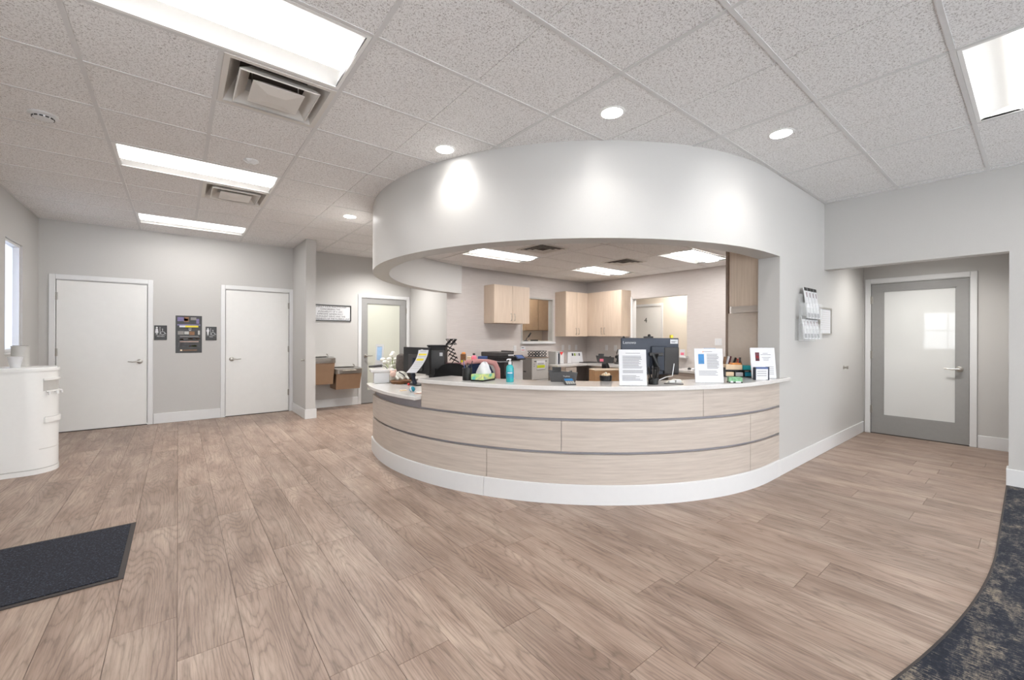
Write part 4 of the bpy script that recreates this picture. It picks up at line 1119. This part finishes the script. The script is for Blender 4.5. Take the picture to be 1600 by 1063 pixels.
# things on the left side table
for x_, y_, m_, h_, w_, lb in ((3.86, 6.2, 'brownp', .27, .09, 'brown and gold box on the side table, tallest of the snacks'), (3.93, 6.3, 'orange', .29, .06, 'orange pouch standing beside the brown box'), (3.98, 6.2, 'cream', .22, .07, 'cream carton between the pouch and the pink bottle')):
    o = B(-w_/2, w_/2, -.04, .04, 0, h_, .006).build('snack_box', m_, loc=(x_, y_, .74)); o.rotation_euler = (0,0,FR); tag(o, lb, 'box', 'boxes on the side table')
    B(-w_/2+.008, w_/2-.008, -.0415, -.04, .06, h_*.6).build('print', 'yellow' if m_ != 'cream' else 'orange', o)
t = E('pink_bottle', (4.08, 6.2, .74), 0, 'pink plastic bottle with a dark cap on the side table', 'bottle')
MB().lathe([(.045, 0), (.05, .01), (.05, .2), (.03, .235), (.02, .24)], 20).build('bottle', 'pinkb', t, smooth=40); MB().cyl(.022, .24, .275, 16).build('cap', 'charcoal', t)
o = B(-.085, .085, -.03, .03, 0, .22, .006).build('blue_box', 'dblue', loc=(4.24, 6.16, .74)); o.rotation_euler = (0,0,FR); tag(o, 'blue box with a green panel beside the pink bottle', 'box')
B(-.06, .04, -.0315, -.03, .04, .17).build('print', 'green', o)
o = B(-.07, .07, -.05, .05, 0, .13, .02).build('tape_box', 'charcoal', loc=(3.84, 6.06, .74)); tag(o, 'dark grey dispenser beside the brown box on the side table', 'dispenser'); B(-.03, .03, -.052, -.05, .05, .09).build('label_card', 'paper', o)

# multifunction printer
pr_ = E('printer', (4.63, 6.17, 0), 0, 'black and white floor-standing copier under the left wall cabinet', 'printer')
B(-.22, .32, -.28, .28, 0, .88, .01).build('cabinet', 'white', pr_)
B(-.225, .06, -.295, -.20, 0, .86, .004).build('front_cover', 'black', pr_)
B(-.24, .24, -.30, .28, .88, .95, .006).build('scanner_bed', 'black', pr_)
B(-.24, .12, -.27, .27, .95, 1.03, .012).build('document_feeder', 'charcoal', pr_)
B(-.02, .10, -.28, -.27, .965, .99).build('feeder_label', 'paper', pr_)
B(.10, .17, -.2, .1, .99, 1.05, .004).build('feed_tray', 'charcoal', pr_)
MB().at(.22, -.30, .93, rx=R(35)).box(-.10, .10, -.06, .06, 0, .02, .004).build('control_panel', 'navy', pr_)
MB().at(.22, -.30, .93, rx=R(35)).box(-.07, .07, -.045, .045, .02, .022).build('screen', 'dblue', pr_)
B(-.13, -.03, -.300, -.295, .62, .84).build('paper_slot', 'charcoal', pr_)

# file cabinet
fc = E('file_cabinet', (5.67, 6.40, 0), 0, 'grey metal file cabinet below the small interior window', 'cabinet')
B(-.23, .23, -.18, .20, 0, .885, .004).build('body', 'filegrey', fc)
B(-.24, .24, -.20, .21, .885, .90, .003).build('top', 'taupe', fc)
for k, (za, zb) in enumerate(((.46, .875), (.24, .45), (.03, .23))):
    d = B(-.222, .222, -.195, -.18, za, zb, .003).build('drawer', 'filelight', fc)
    B(-.17, .17, -.20, -.195, zb-.06, zb-.045).build('grip', 'charcoal', d)
B(-.232, -.23, -.02, .06, .60, .625).build('side_slot', 'charcoal', fc)
for z_ in (.74, .70): MB().at(-.17, -.197, z_+.03, rx=pi/2).cyl(.008, 0, .004, 10).build('lock', 'charcoal', fc)
nt = tag(B(-.11, .12, -.204, -.2015, .66, .835).build('taped_note', 'paper', loc=(5.67, 6.40, 0)), 'white note with a lime green band taped to the grey file cabinet', 'paper')
B(-.10, .11, -.206, -.204, .69, .745).build('green_band', 'lime', nt); B(-.09, .08, -.206, -.204, .775, .783).box(-.09, .1, -.206, -.204, .76, .766).build('print', 'ink', nt)
truss_organizer('wire_organizer', (5.72, 6.36, .90), 0, 'black wire organizer on top of the grey file cabinet', .34, .12, .2, 2)

# things on the back desk
o = E('binder_rack', (6.33, 6.40, .74), 0, 'white and grey binders with a red flash, left end of the back desk', 'binders')
for k, (x_, w_, m_, h_) in enumerate([(-.17, .035, 'filelight', .26), (-.13, .04, 'paper', .24), (-.085, .03, 'navy', .22), (-.03, .06, 'white', .26), (.03, .05, 'paper', .25)]):
    B(x_, x_+w_, -.12, .1, 0, h_, .003).build('binder', m_, o)
MB().prism_y([(-.045, .25), (0, .18), (.06, .25)], -.125, -.121).build('red_flash', 'red', o)
for x_, m_, lb in ((6.66, 'paper', 'white sheet holder right of the red-flashed binder'), (6.75, 'pinkb', 'pink spray bottle on the back desk behind the white sheet holder')):
    if m_ == 'paper': tag(B(-.06, .06, -.01, .01, 0, .24, .003).build('sheet_holder', m_, loc=(x_, 6.36, .74)), lb, 'paper')
    else:
        q = E('spray_bottle', (x_, 6.46, .74), 0, lb, 'bottle'); MB().lathe([(.03, 0), (.03, .12), (.012, .15), (.012, .2)], 14).build('bottle', m_, q, smooth=40); B(-.03, .012, -.01, .01, .2, .225, .003).build('trigger', 'filelight', q)
q = E('desk_calendar', (6.98, 6.42, .74), FR*.5, 'white desk calendar with picture squares on the back desk', 'calendar')
MB().at(0,0,0,rx=R(-14)).box(-.14, .14, -.004, .004, 0, .24).build('sheet', 'paper', q)
for k in range(4): MB().at(0,0,0,rx=R(-14)).box(-.12+.055*k, -.08+.055*k, -.006, -.004, .15, .21).build('picture', ('sign', 'leaf', 'filelight', 'ink')[k], q)
MB().at(0,0,0,rx=R(14)).box(-.14, .14, .10, .106, 0, .2).build('back_leg', 'paper', q)
tag(B(-.2, .16, -.1, .12, 0, .014, .004).build('flat_tray', 'black', loc=(7.18, 6.25, .74)), 'thin black tray lying flat in the desk corner', 'tray')
q = phone_back('corner_phone', (7.33, 5.93, .74), -pi/2+.5, 'black desk phone with a pink note in the corner of the back desk', 1.6)
B(-.11, -.03, -.0095, -.008, .03, .09).build('pink_note', 'pinkb', q)
q = E('headset', (7.42, 5.62, .74), -pi/2, 'black headset hanging on a stand beside the corner phone', 'headset')
MB().tube([(0, 0, 0), (0, 0, .3)], .008, 8).build('stand', 'black', q)
MB().tube([(-.06, 0, .15), (-.065, 0, .22), (-.03, 0, .3), (.03, 0, .3), (.065, 0, .22), (.06, 0, .15)], .012, 8).build('headband', 'charcoal', q, smooth=50)
for sx in (-1, 1): MB().at(sx*.06, 0, .14, rx=pi/2).cyl(.035, -.02, .02, 14).build('ear_cushion', 'black', q)
for k, y_ in enumerate((5.56, 5.42)):
    q = E('handset', (7.28, y_, .74), -pi/2, ('left black cordless handset in its cradle on the back desk', 'right black cordless handset in its cradle on the back desk')[k], 'phone', 'cordless handsets')
    MB().at(0,0,.02,ry=R(14)).box(-.03, .03, -.02, .02, 0, .19, .01).build('handset_body', 'black', q); B(-.05, .05, -.05, .04, 0, .04, .01).build('cradle', 'charcoal', q)
# on the side desk
tag(B(-.06, .06, -.03, .03, 0, .035, .01).build('stapler', 'black', loc=(7.1, 3.62, .74)), 'small black stapler on the right side desk', 'stapler')
tag(MB().lathe([(.03, 0), (.03, .02), (.01, .035)], 14).build('round_paperweight', 'charcoal', loc=(7.1, 3.86, .74)), 'small dark round paperweight on the right side desk', 'paperweight')
tag(B(-.08, .05, -.02, .02, 0, .03, .01).build('desk_mouse', 'paper', loc=(7.08, 3.75, .74)), 'white computer mouse on the right side desk', 'mouse')

# ------------------------------------------------------------------ left end clutter
t = E('barcode_scanner', (1.80, 4.83, .935), FR, 'dark grey wand lying on the white pier cap', 'wand')
MB().tube([(-.07, 0, .018), (.0, -.002, .022), (.08, .004, .03)], [.012, .016, .017], 10).build('body', 'charcoal', t, smooth=50)
MB().tube([(.08, .004, .03), (.12, .0, .02), (.15, -.01, -.01), (.20, -.03, -.04)], .004, 6).build('cord', 'black', t)
paper_stand('small_notice_stand', (1.985, 5.20, .765), FR, 'tall white and blue notice in front of the grey glazed door at left', w=.10, h=.44,
            lines=[(-.03, .03, .41-.012*k) for k in range(14)], extra=[('blue_print', 'paleblue', (-.032, .028, .24, .41))])
o = tag(B(-.15, .6, -.15, .2, .0, .03).build('rear_shelf', 'quartz', loc=(2.12, 5.12, .735)), 'white shelf behind the capped pier at the left end', 'shelf')
B(-.02, .02, -.02, .02, -.735, 0).build('post', 'white', o)
random.seed(3)
t = E('flower_arrangement', (2.07, 4.96, .765), FR, 'white artificial flowers with green leaves behind the lower counter', 'flowers')
MB().lathe([(.04, 0), (.05, .07), (.045, .09)], 14).build('vase', 'petal', t, smooth=40)
for k in range(16):
    a = random.uniform(0, 2*pi); r = random.uniform(.01, .14); z_ = random.uniform(.17, .35)-(r*.3)
    x_ = r*cos(a); y_ = r*sin(a)*.5
    fl = MB().ball((x_, y_, z_), random.uniform(.022, .038), 8, (1, 1, .7)).build('flower', 'petal', t, smooth=60)
    MB().tube([(0, 0, .05), (x_*.6, y_*.6, z_*.7), (x_, y_, z_)], .002, 5).build('stem', 'leaf', fl)
for k in range(6):
    a = k*1.1; MB().at(.05+.03*cos(a), -.03+.03*sin(a), .16, rz=a, ry=.5).add([(0, 0, 0), (.03, .012, .004), (.06, 0, 0), (.03, -.012, .004), (.03, 0, -.004)], [(0,1,2,3),(0,4,1),(1,4,2),(2,4,3),(3,4,0)]).build('leaf', 'leaf', t)
t = E('dark_pouch', (2.17, 4.74, .765), FR, 'crumpled dark grey cloth bag leaning behind the lower counter', 'bag')
b = MB(); prof = [(.05, 0), (.085, .07), (.085, .16), (.065, .24), (.045, .31), (.012, .335)]; n = 14; vs = []
for k, (r, z) in enumerate(prof):
    for i in range(n): a = 2*pi*i/n; q = 1+.12*sin(3*a+k*1.3); vs.append((r*q*cos(a)*1.2-.25*z, r*q*sin(a)*.5, z))
b.add(vs, [(k*n+i, k*n+(i+1)%n, (k+1)*n+(i+1)%n, (k+1)*n+i) for k in range(5) for i in range(n)]+[tuple(range(n-1,-1,-1)), tuple(range(5*n, 6*n))]).build('body', 'greycloth', t, smooth=70)
MB().tube([(-.02, -.04, .2), (.05, -.06, .13), (.09, -.04, .03)], .007, 6).build('strap', 'black', t)
t = E('plush_toy', (2.01, 4.58, .80), FR+.2, 'white and silver plush bear face-down beside the side monitor', 'plush')
MB().ball((0, 0, .055), .055, 16, (1.35, .8, .95)).build('body', 'petal', t, smooth=60)
MB().ball((-.085, -.01, .075), .036, 14).build('head', 'rose', t, smooth=60)
for sx, z_ in ((-.11, .105), (-.06, .112)): MB().ball((sx, 0, z_), .014, 10).build('ear', 'rose', t, smooth=60)
for sx in (-.05, .0, .06): MB().tube([(sx, -.035, .05), (sx+.03, -.065, .02)], [.018, .012], 8).build('limb', 'petal', t, smooth=60)
MB().tube([(-.02, -.03, .10), (.03, -.045, .07), (.07, -.03, .02)], .006, 6).build('ribbon', 'black', t)
t = E('basket', (2.01, 4.58, .765), FR+.1, 'low dark woven basket tray behind the lower counter', 'basket')
mb = MB()
for k in range(3): mb.lathe([(.105+.006*k, .012*k), (.109+.006*k, .012*k+.006), (.105+.006*k, .012*k+.011), (.101+.006*k, .012*k+.006)], 24)
mb.cyl(.104, 0, .004, 24); mb.build('body', 'brownp', t, smooth=40)
t = E('earpiece', (1.99, 4.33, .765), FR, 'small red and white wired earpiece on the lower counter beside the monitor foot', 'earpiece')
MB().ball((0, 0, .015), .015).build('body', 'red', t, smooth=60); MB().tube([(0, 0, .01), (-.05, -.02, .004), (-.12, .02, .004), (-.17, .08, .004)], .003, 6).build('cord', 'filelight', t)
t = E('teal_ball', (1.785, 3.80, .765), 0, 'teal and white ball on the lower counter', 'ball')
MB().ball((0, 0, .028), .028, 16).build('body', 'tealb', t, smooth=60); MB().at(0,0,.028,rz=.6,rx=1.2).lathe([(.0285, -.007), (.0288, 0), (.0285, .007)], 20, caps=False).build('stripe', 'paper', t)
tag(B(-.035, .035, -.015, .015, 0, .008, .003).build('eraser', 'cream', loc=(1.76, 3.95, .765)), 'small cream eraser left of the teal ball', 'eraser')
t = E('wristwatch', (1.86, 3.66, .765), FR, 'silver round watch leaning against the raised desk end', 'watch')
MB().at(.01, 0, .035, rx=pi/2-.2).lathe([(.022, 0), (.024, .004), (.022, .008)], 20).build('dial', 'paper', t); MB().at(.01, 0, .035, rx=pi/2-.2).lathe([(.022, .001), (.027, .001), (.027, .009), (.022, .009)], 20, caps=False).build('bezel', 'steel', t)
MB().tube([(.0, 0, .02), (-.04, 0, .006), (-.09, .0, .006)], .006, 6).build('strap', 'steel', t)
tag(B(-.06, .05, -.012, .012, 0, .008, .003).build('beige_comb', 'rose', loc=(1.80, 3.66, .765)), 'beige flat strip lying right of the teal ball', 'strip')

# ------------------------------------------------------------------ wall signs
def text_lines(parent, lines, size, m_, x, y, ztop, dz, sx=1):
    for i, l_ in enumerate(lines): text(l_, 'lettering', size, m_, parent, (x, y, ztop-dz*i), sx=sx)
t = E('framed_sign', (2.19, YN, 1.735), 0, 'wide black framed lettered sign above the drinking fountains', 'sign')
hw, hh = .375, .148
B(-hw, hw, -.012, 0, -hh, hh).build('board', 'paper', t)
B(-hw, -hw+.018, -.022, -.0, -hh, hh).box(hw-.018, hw, -.022, -.0, -hh, hh).box(-hw+.018, hw-.018, -.022, 0, hh-.016, hh).box(-hw+.018, hw-.018, -.022, 0, -hh, -hh+.016).build('frame', 'sign', t)
text_lines(t, ['CONSULT YOUR PRACTITIONER', 'CONCERNING THE', 'AVAILABILITY OF A LESS', 'EXPENSIVE GENERICALLY', 'EQUIVALENT DRUG AND THE', 'REQUIREMENTS OF THE FLORIDA LAW'], .040, 'inkd', .0, -.0125, .108, .0435, .98)

def restroom(label, x, z, wd, ht, word, woman):
    t = E('restroom_sign', (x, YN, z), 0, label, 'sign', 'restroom signs')
    B(-wd/2, wd/2, -.008, 0, -ht/2, ht/2, .003).build('plate', 'sign', t)
    s = wd/.146
    b = MB(); y0, y1 = -.0095, -.008
    # standing figure
    b.at(-.043*s, -.008, .076*s, rx=pi/2).cyl(.0115*s, 0, .0015, 14); b.at()
    if woman: b.prism_y([(-.062*s, -.002*s), (-.024*s, -.002*s), (-.030*s, .055*s), (-.036*s, .062*s), (-.050*s, .062*s), (-.056*s, .055*s)], y0, y1); b.box(-.052*s, -.046*s, y0, y1, -.028*s, -.002*s); b.box(-.040*s, -.034*s, y0, y1, -.028*s, -.002*s)
    else: b.prism_y([(-.054*s, .0), (-.032*s, .0), (-.032*s, .03*s), (-.026*s, .025*s), (-.024*s, .058*s), (-.030*s, .064*s), (-.056*s, .064*s), (-.062*s, .058*s), (-.060*s, .025*s), (-.054*s, .03*s)], y0, y1); b.box(-.053*s, -.045*s, y0, y1, -.028*s, .0); b.box(-.041*s, -.033*s, y0, y1, -.028*s, .0)
    b.box(-.009*s, -.005*s, y0, y1, -.028*s, .088*s)
    # wheelchair figure
    b.at(.022*s, -.008, .052*s, rx=pi/2).cyl(.007*s, 0, .0015, 12); b.at()
    b.tube([(.022*s, -.009, .04*s), (.024*s, -.009, .012*s), (.044*s, -.009, .010*s), (.054*s, -.009, -.016*s), (.064*s, -.009, -.014*s)], .0035*s, 6)
    b.tube([(.024*s+.024*s*cos(a), -.009, -.004*s+.024*s*sin(a)) for a in [R(q) for q in range(120, 345, 20)]], .0028*s, 6)
    b.build('pictogram', 'paper', t)
    B(-.06*s, .06*s, -.0092, -.008, -.040*s, -.0375*s).build('rule_line', 'filelight', t)
    text(word, 'lettering', .022*s, 'paper', t, (0, -.0085, -.055*s))
restroom('left restroom sign with a skirted figure, between the left door and the poster', -.205, 1.349, .146, .216, 'WOMEN', True)
restroom('right restroom sign, a slightly smaller black plate beside the right door', .407, 1.341, .142, .214, 'MEN', False)

t = E('safety_poster', (.129, YN, 1.3265), 0, 'tall black poster with yellow banner between the two restroom signs', 'poster')
B(-.161, .161, -.003, 0, -.2855, .2855).build('board', 'sign', t)
def pp(x0, x1, z0, z1, m_, nm='print'): B(x0, x1, -.0045, -.003, z0, z1).build(nm, m_, t)
pp(-.14, -.05, .20, .262, 'purple'); pp(-.06, .0, .19, .265, 'brownp'); pp(-.055, -.01, .205, .24, 'orange'); pp(.02, .09, .22, .262, 'filegrey'); pp(.09, .125, .165, .24, 'purple'); pp(-.14, .14, .135, .155, 'purple')
pp(-.115, -.045, .108, .135, 'paper', 'banner'); pp(-.045, .115, .108, .136, 'yellow', 'banner')
pp(.0, .025, .055, .10, 'filelight'); B(.006, .019, -.0055, -.0045, .066, .10).build('print', 'sign', t)
pp(-.135, -.06, -.005, .05, 'filegrey'); pp(-.055, .0, .0, .045, 'filelight'); pp(.005, .07, -.01, .045, 'brownp'); pp(.11, .135, -.005, .06, 'filelight')
pp(-.11, .12, -.034, -.028, 'filelight'); pp(-.13, .13, -.10, -.04, 'charcoal'); pp(-.11, -.07, -.085, -.07, 'orange'); pp(-.01, .05, -.078, -.062, 'orange'); pp(.075, .13, -.078, -.062, 'orange')
pp(-.11, .12, -.118, -.108, 'rose'); pp(-.13, .13, -.20, -.125, 'charcoal'); pp(.03, .095, -.19, -.168, 'yellow'); pp(.0, .015, -.19, -.175, 'orange')
pp(-.105, -.08, -.255, -.232, 'cream'); pp(-.07, .10, -.252, -.236, 'brownp')
for k in range(5): pp(-.115, .10-.03*(k % 2), .075-.006*k, .0765-.006*k, 'ink')
for k in range(4): pp(-.115, .0-.03*(k % 2), -.135-.014*k, -.131-.014*k, 'ink')

# bumpers
def bumper(label, x, y, z, rz):
    t = E('wall_bumper', (x, y, z), rz, label, 'bumper', 'small wall door bumpers')
    MB().at(0,0,0,rx=pi/2).lathe([(.026, 0), (.026, .004), (.012, .008), (.012, .03), (.02, .034), (.02, .046), (.016, .05)], 18).build('body', 'nickel', t, smooth=40)
bumper('small metal bumper on the partition beside the right white door', 1.57, 7.283, .925, -pi/2)
bumper('small metal bumper on the wall left of the right grey door', 6.56, YR, .94, 0)

# brochure holder on the right wall
t = E('brochure_holder', (5.10, YR, 0), 0, 'clear acrylic two tier brochure holder on the wall right of the desk', 'holder')
for k, z_ in enumerate((1.50, 1.29)):
    for nm, bx in (('front_lip', (-.24, .24, -.10+.0, -.096, z_, z_+.11)), ('shelf', (-.24, .24, -.10, -.045, z_, z_+.004))): B(*bx).build(nm, 'clear', t)
    for q in range(6): B(-.24+.096*q-.0015, -.24+.096*q+.0015, -.10, -.04, z_, z_+.16).build('divider', 'clear', t)
B(-.25, .25, -.04, -.036, 1.27, 1.75).build('back_sheet', 'clear', t)
B(-.245, -.24, -.09, 0, 1.28, 1.5).build('side_bracket', 'clear', t)
tag(t, group=None)
for k, (z_, n_) in enumerate(((1.505, 4), (1.295, 5))):
    for q in range(n_):
        xq = 5.10 + (-.24+.096*(q+(1 if n_ == 4 else 0))+.048)
        o = MB().at(0, 0, 0, rx=R(-7)).box(-.043, .043, -.004, .004, 0, .235 if k else .32).build('leaflet_stack', 'paper', loc=(xq, YR-.080, z_))
        H_ = .235 if k else .32
        MB().at(0,0,0,rx=R(-7)).box(-.043, .043, -.0052, -.004, H_-.034, H_).build('heading_band', 'sign', o)
        MB().at(0,0,0,rx=R(-7)).box(.005, .018, -.0052, -.004, H_-.10, H_-.05).build('print', 'dkred', o)
        MB().at(0,0,0,rx=R(-7)).box(-.033, .033, -.0052, -.004, .012, .055).build('footer_print', 'ink', o)
        row = 'lower' if k else 'upper'
        tag(o, f'white leaflet stack with dark heading, {["first","second","third","fourth","fifth"][q]} from the left in the {row} tier', 'leaflet', 'leaflets in the wall holder')
t = E('framed_certificate', (5.78, YR, 1.497), 0, 'silver framed white certificate on the wall behind the brochure holder', 'frame')
B(-.20, .20, -.01, 0, -.145, .145).build('sheet', 'paper', t)
B(-.215, -.195, -.02, 0, -.155, .155).box(.195, .215, -.02, 0, -.155, .155).box(-.195, .195, -.02, 0, .137, .155).box(-.195, .195, -.02, 0, -.155, -.137).build('frame', 'nickel', t)
mb = MB()
for k in range(9): mb.box(-.15, .16, -.011, -.01, .10-.024*k, .104-.024*k)
mb.build('printed_text', 'filelight', t)

# ------------------------------------------------------------------ drinking fountains
def fountain(label, x0, x1, ztop, zbot):
    xc = (x0+x1)/2; w_ = x1-x0
    t = E('drinking_fountain', (xc, YN, 0), 0, label, 'fountain', 'wall drinking fountains')
    zr = ztop-.10; d = .42
    MB().add([(-w_/2+.03, -d+.06, zbot), (w_/2-.05, -d+.06, zbot), (w_/2-.05, 0, zbot), (-w_/2+.03, 0, zbot), (-w_/2+.03, -d+.02, zr), (w_/2-.03, -d+.02, zr), (w_/2-.03, 0, zr), (-w_/2+.03, 0, zr)],
             [(0,3,2,1),(4,5,6,7),(0,1,5,4),(1,2,6,5),(2,3,7,6),(3,0,4,7)]).build('body', 'fount', t)
    # rim with rounded front corners
    def plan(e):
        r = .09; P = [(w_/2-e, 0), ]
        for a in range(0, -91, -15): P.append((w_/2-e-r+r*cos(R(a)), -d+e+r+r*sin(R(a))))
        for a in range(-90, -181, -15): P.append((-w_/2+e+r+r*cos(R(a)), -d+e+r+r*sin(R(a))))
        P.append((-w_/2+e, 0)); return P[::-1]
    MB().prism(plan(0), zr, ztop-.015).build('rim', 'rim', t, smooth=40)
    P0, P1, P2, P3 = plan(.0), plan(.025), plan(.07), plan(.12); n = len(P0)
    vs = [(x, y, ztop-.015) for x, y in P0]+[(x, y, ztop) for x, y in P1]+[(x, y, ztop-.02) for x, y in P2]+[(x, y, ztop-.055) for x, y in P3]
    # push the back edge of the basin forward
    fs = [(k*n+i, k*n+(i+1) % n, (k+1)*n+(i+1) % n, (k+1)*n+i) for k in range(3) for i in range(n)]+[tuple(range(3*n, 4*n))]
    MB().add(vs, fs).build('basin', 'steel', t, smooth=60)
    MB().tube([(w_/2-.08, -.15, ztop-.01), (w_/2-.08, -.15, ztop+.035), (w_/2-.11, -.17, ztop+.05)], .010, 8).build('spout', 'steel', t)
    MB().at(w_/2-.07, -.06, ztop-.02).cyl(.014, 0, .03, 12).build('push_button', 'steel', t)
    B(-.12, .12, -d-.004, -d+.002, zr+.02, ztop-.035, .002).build('push_bar', 'rim', t)
fountain('higher drinking fountain, half hidden by the white partition', 1.73, 2.195, .935, .46)
fountain('lower drinking fountain beside the grey glazed door', 2.165, 2.665, .735, .355)

# ------------------------------------------------------------------ water cooler
t = E('water_cooler', (-1.16, 6.03, 0), 0, 'white rounded water cooler at the left edge against the wall', 'cooler')
def rr(e, r=.19, x0=-.265, x1=.235, y0=-.20, y1=.20):
    P = [(x0, y1+e), (x0, y0-e)]
    q = r
    for a in range(-90, 1, 9): P.append((x1-q+(q+e)*cos(R(a)), y0+q+(q+e)*sin(R(a))))
    for a in range(0, 91, 9): P.append((x1-q+(q+e)*cos(R(a)), y1-q+(q+e)*sin(R(a))))
    return P
MB().prism(rr(.004), .0, .045).build('foot', 'cooler', t, smooth=30)
MB().prism(rr(-.008), .045, .052).build('shadow_gap', 'filelight', t, smooth=30)
MB().prism(rr(0), .052, .965).build('body', 'cooler', t, smooth=30)
mb = MB(); mb.prism(rr(.008), .965, .99); mb.prism(rr(-.01), .99, 1.0); mb.build('lid', 'cooler', t, smooth=30)
B(-.13, -.127, -.2012, -.199, .055, .96).build('side_seam', 'filelight', t)
def front(e, a0=-52, a1=52):
    q = .19; P = [(.0, -.03), ]
    for a in range(a0, 1, 4): P.append((.235-q+(q+e)*cos(R(a)), -.20+q+(q+e)*sin(R(a))))
    for a in range(0, a1+1, 4): P.append((.235-q+(q+e)*cos(R(a)), .20-q+(q+e)*sin(R(a))))
    return P + [(.0, .03)]
MB().prism(front(.010), .875, .895).build('upper_visor', 'cooler', t, smooth=30)
MB().prism(front(.0015), .775, .875).build('niche', 'filelight', t, smooth=30)
MB().prism(front(.012, -46, 46), .765, .778).build('tap_panel', 'cooler', t, smooth=30)
for a in (-42, -20, 8):
    MB().tube([(.045+.19*cos(R(a)), -.01+.19*sin(R(a)), .765), (.045+.212*cos(R(a)), -.01+.212*sin(R(a)), .76), (.045+.212*cos(R(a)), -.01+.212*sin(R(a)), .738)], .010, 8).build('tap', 'white', t)
MB().prism(front(.014, -50, 50), .475, .525).build('drip_tray', 'cooler', t, smooth=30)
MB().prism(front(.010, -48, 48), .525, .53).build('drip_grid', 'filelight', t, smooth=30)
MB().prism(front(.0012, -60, 60), .228, .233).build('door_seam', 'filelight', t, smooth=30)
t2 = E('paper_cup', (-1.19, 5.95, 1.0), 0, 'white tapered cup on top of the water cooler', 'cup')
MB().lathe([(.032, 0), (.050, .10), (.052, .104), (.048, .102), (.030, .004)], 24, caps=True).build('cup', 'paper', t2, smooth=40)
t2 = E('cup_dispenser', (-1.20, 6.17, 1.0), .1, 'grey upright cup dispenser standing behind the white cup', 'dispenser')
MB().lathe([(.062, 0), (.062, .19), (.064, .192), (.064, .2)], 20).build('tube', 'filelight', t2, smooth=30)
MB().lathe([(.055, .2), (.05, .204)], 20).build('cap', 'filegrey', t2)

# ------------------------------------------------------------------ entrance mat
t = E('entrance_mat', (-.85, 3.485, 0), 0, 'dark navy entrance mat with a thin rubber border on the wood floor', 'mat')
B(-.60, .625, -.43, .43, .001, .006).build('rubber_border', 'rubber', t)
B(-.58, .600, -.405, .405, .006, .011, .003).build('pile', 'matpile', t)
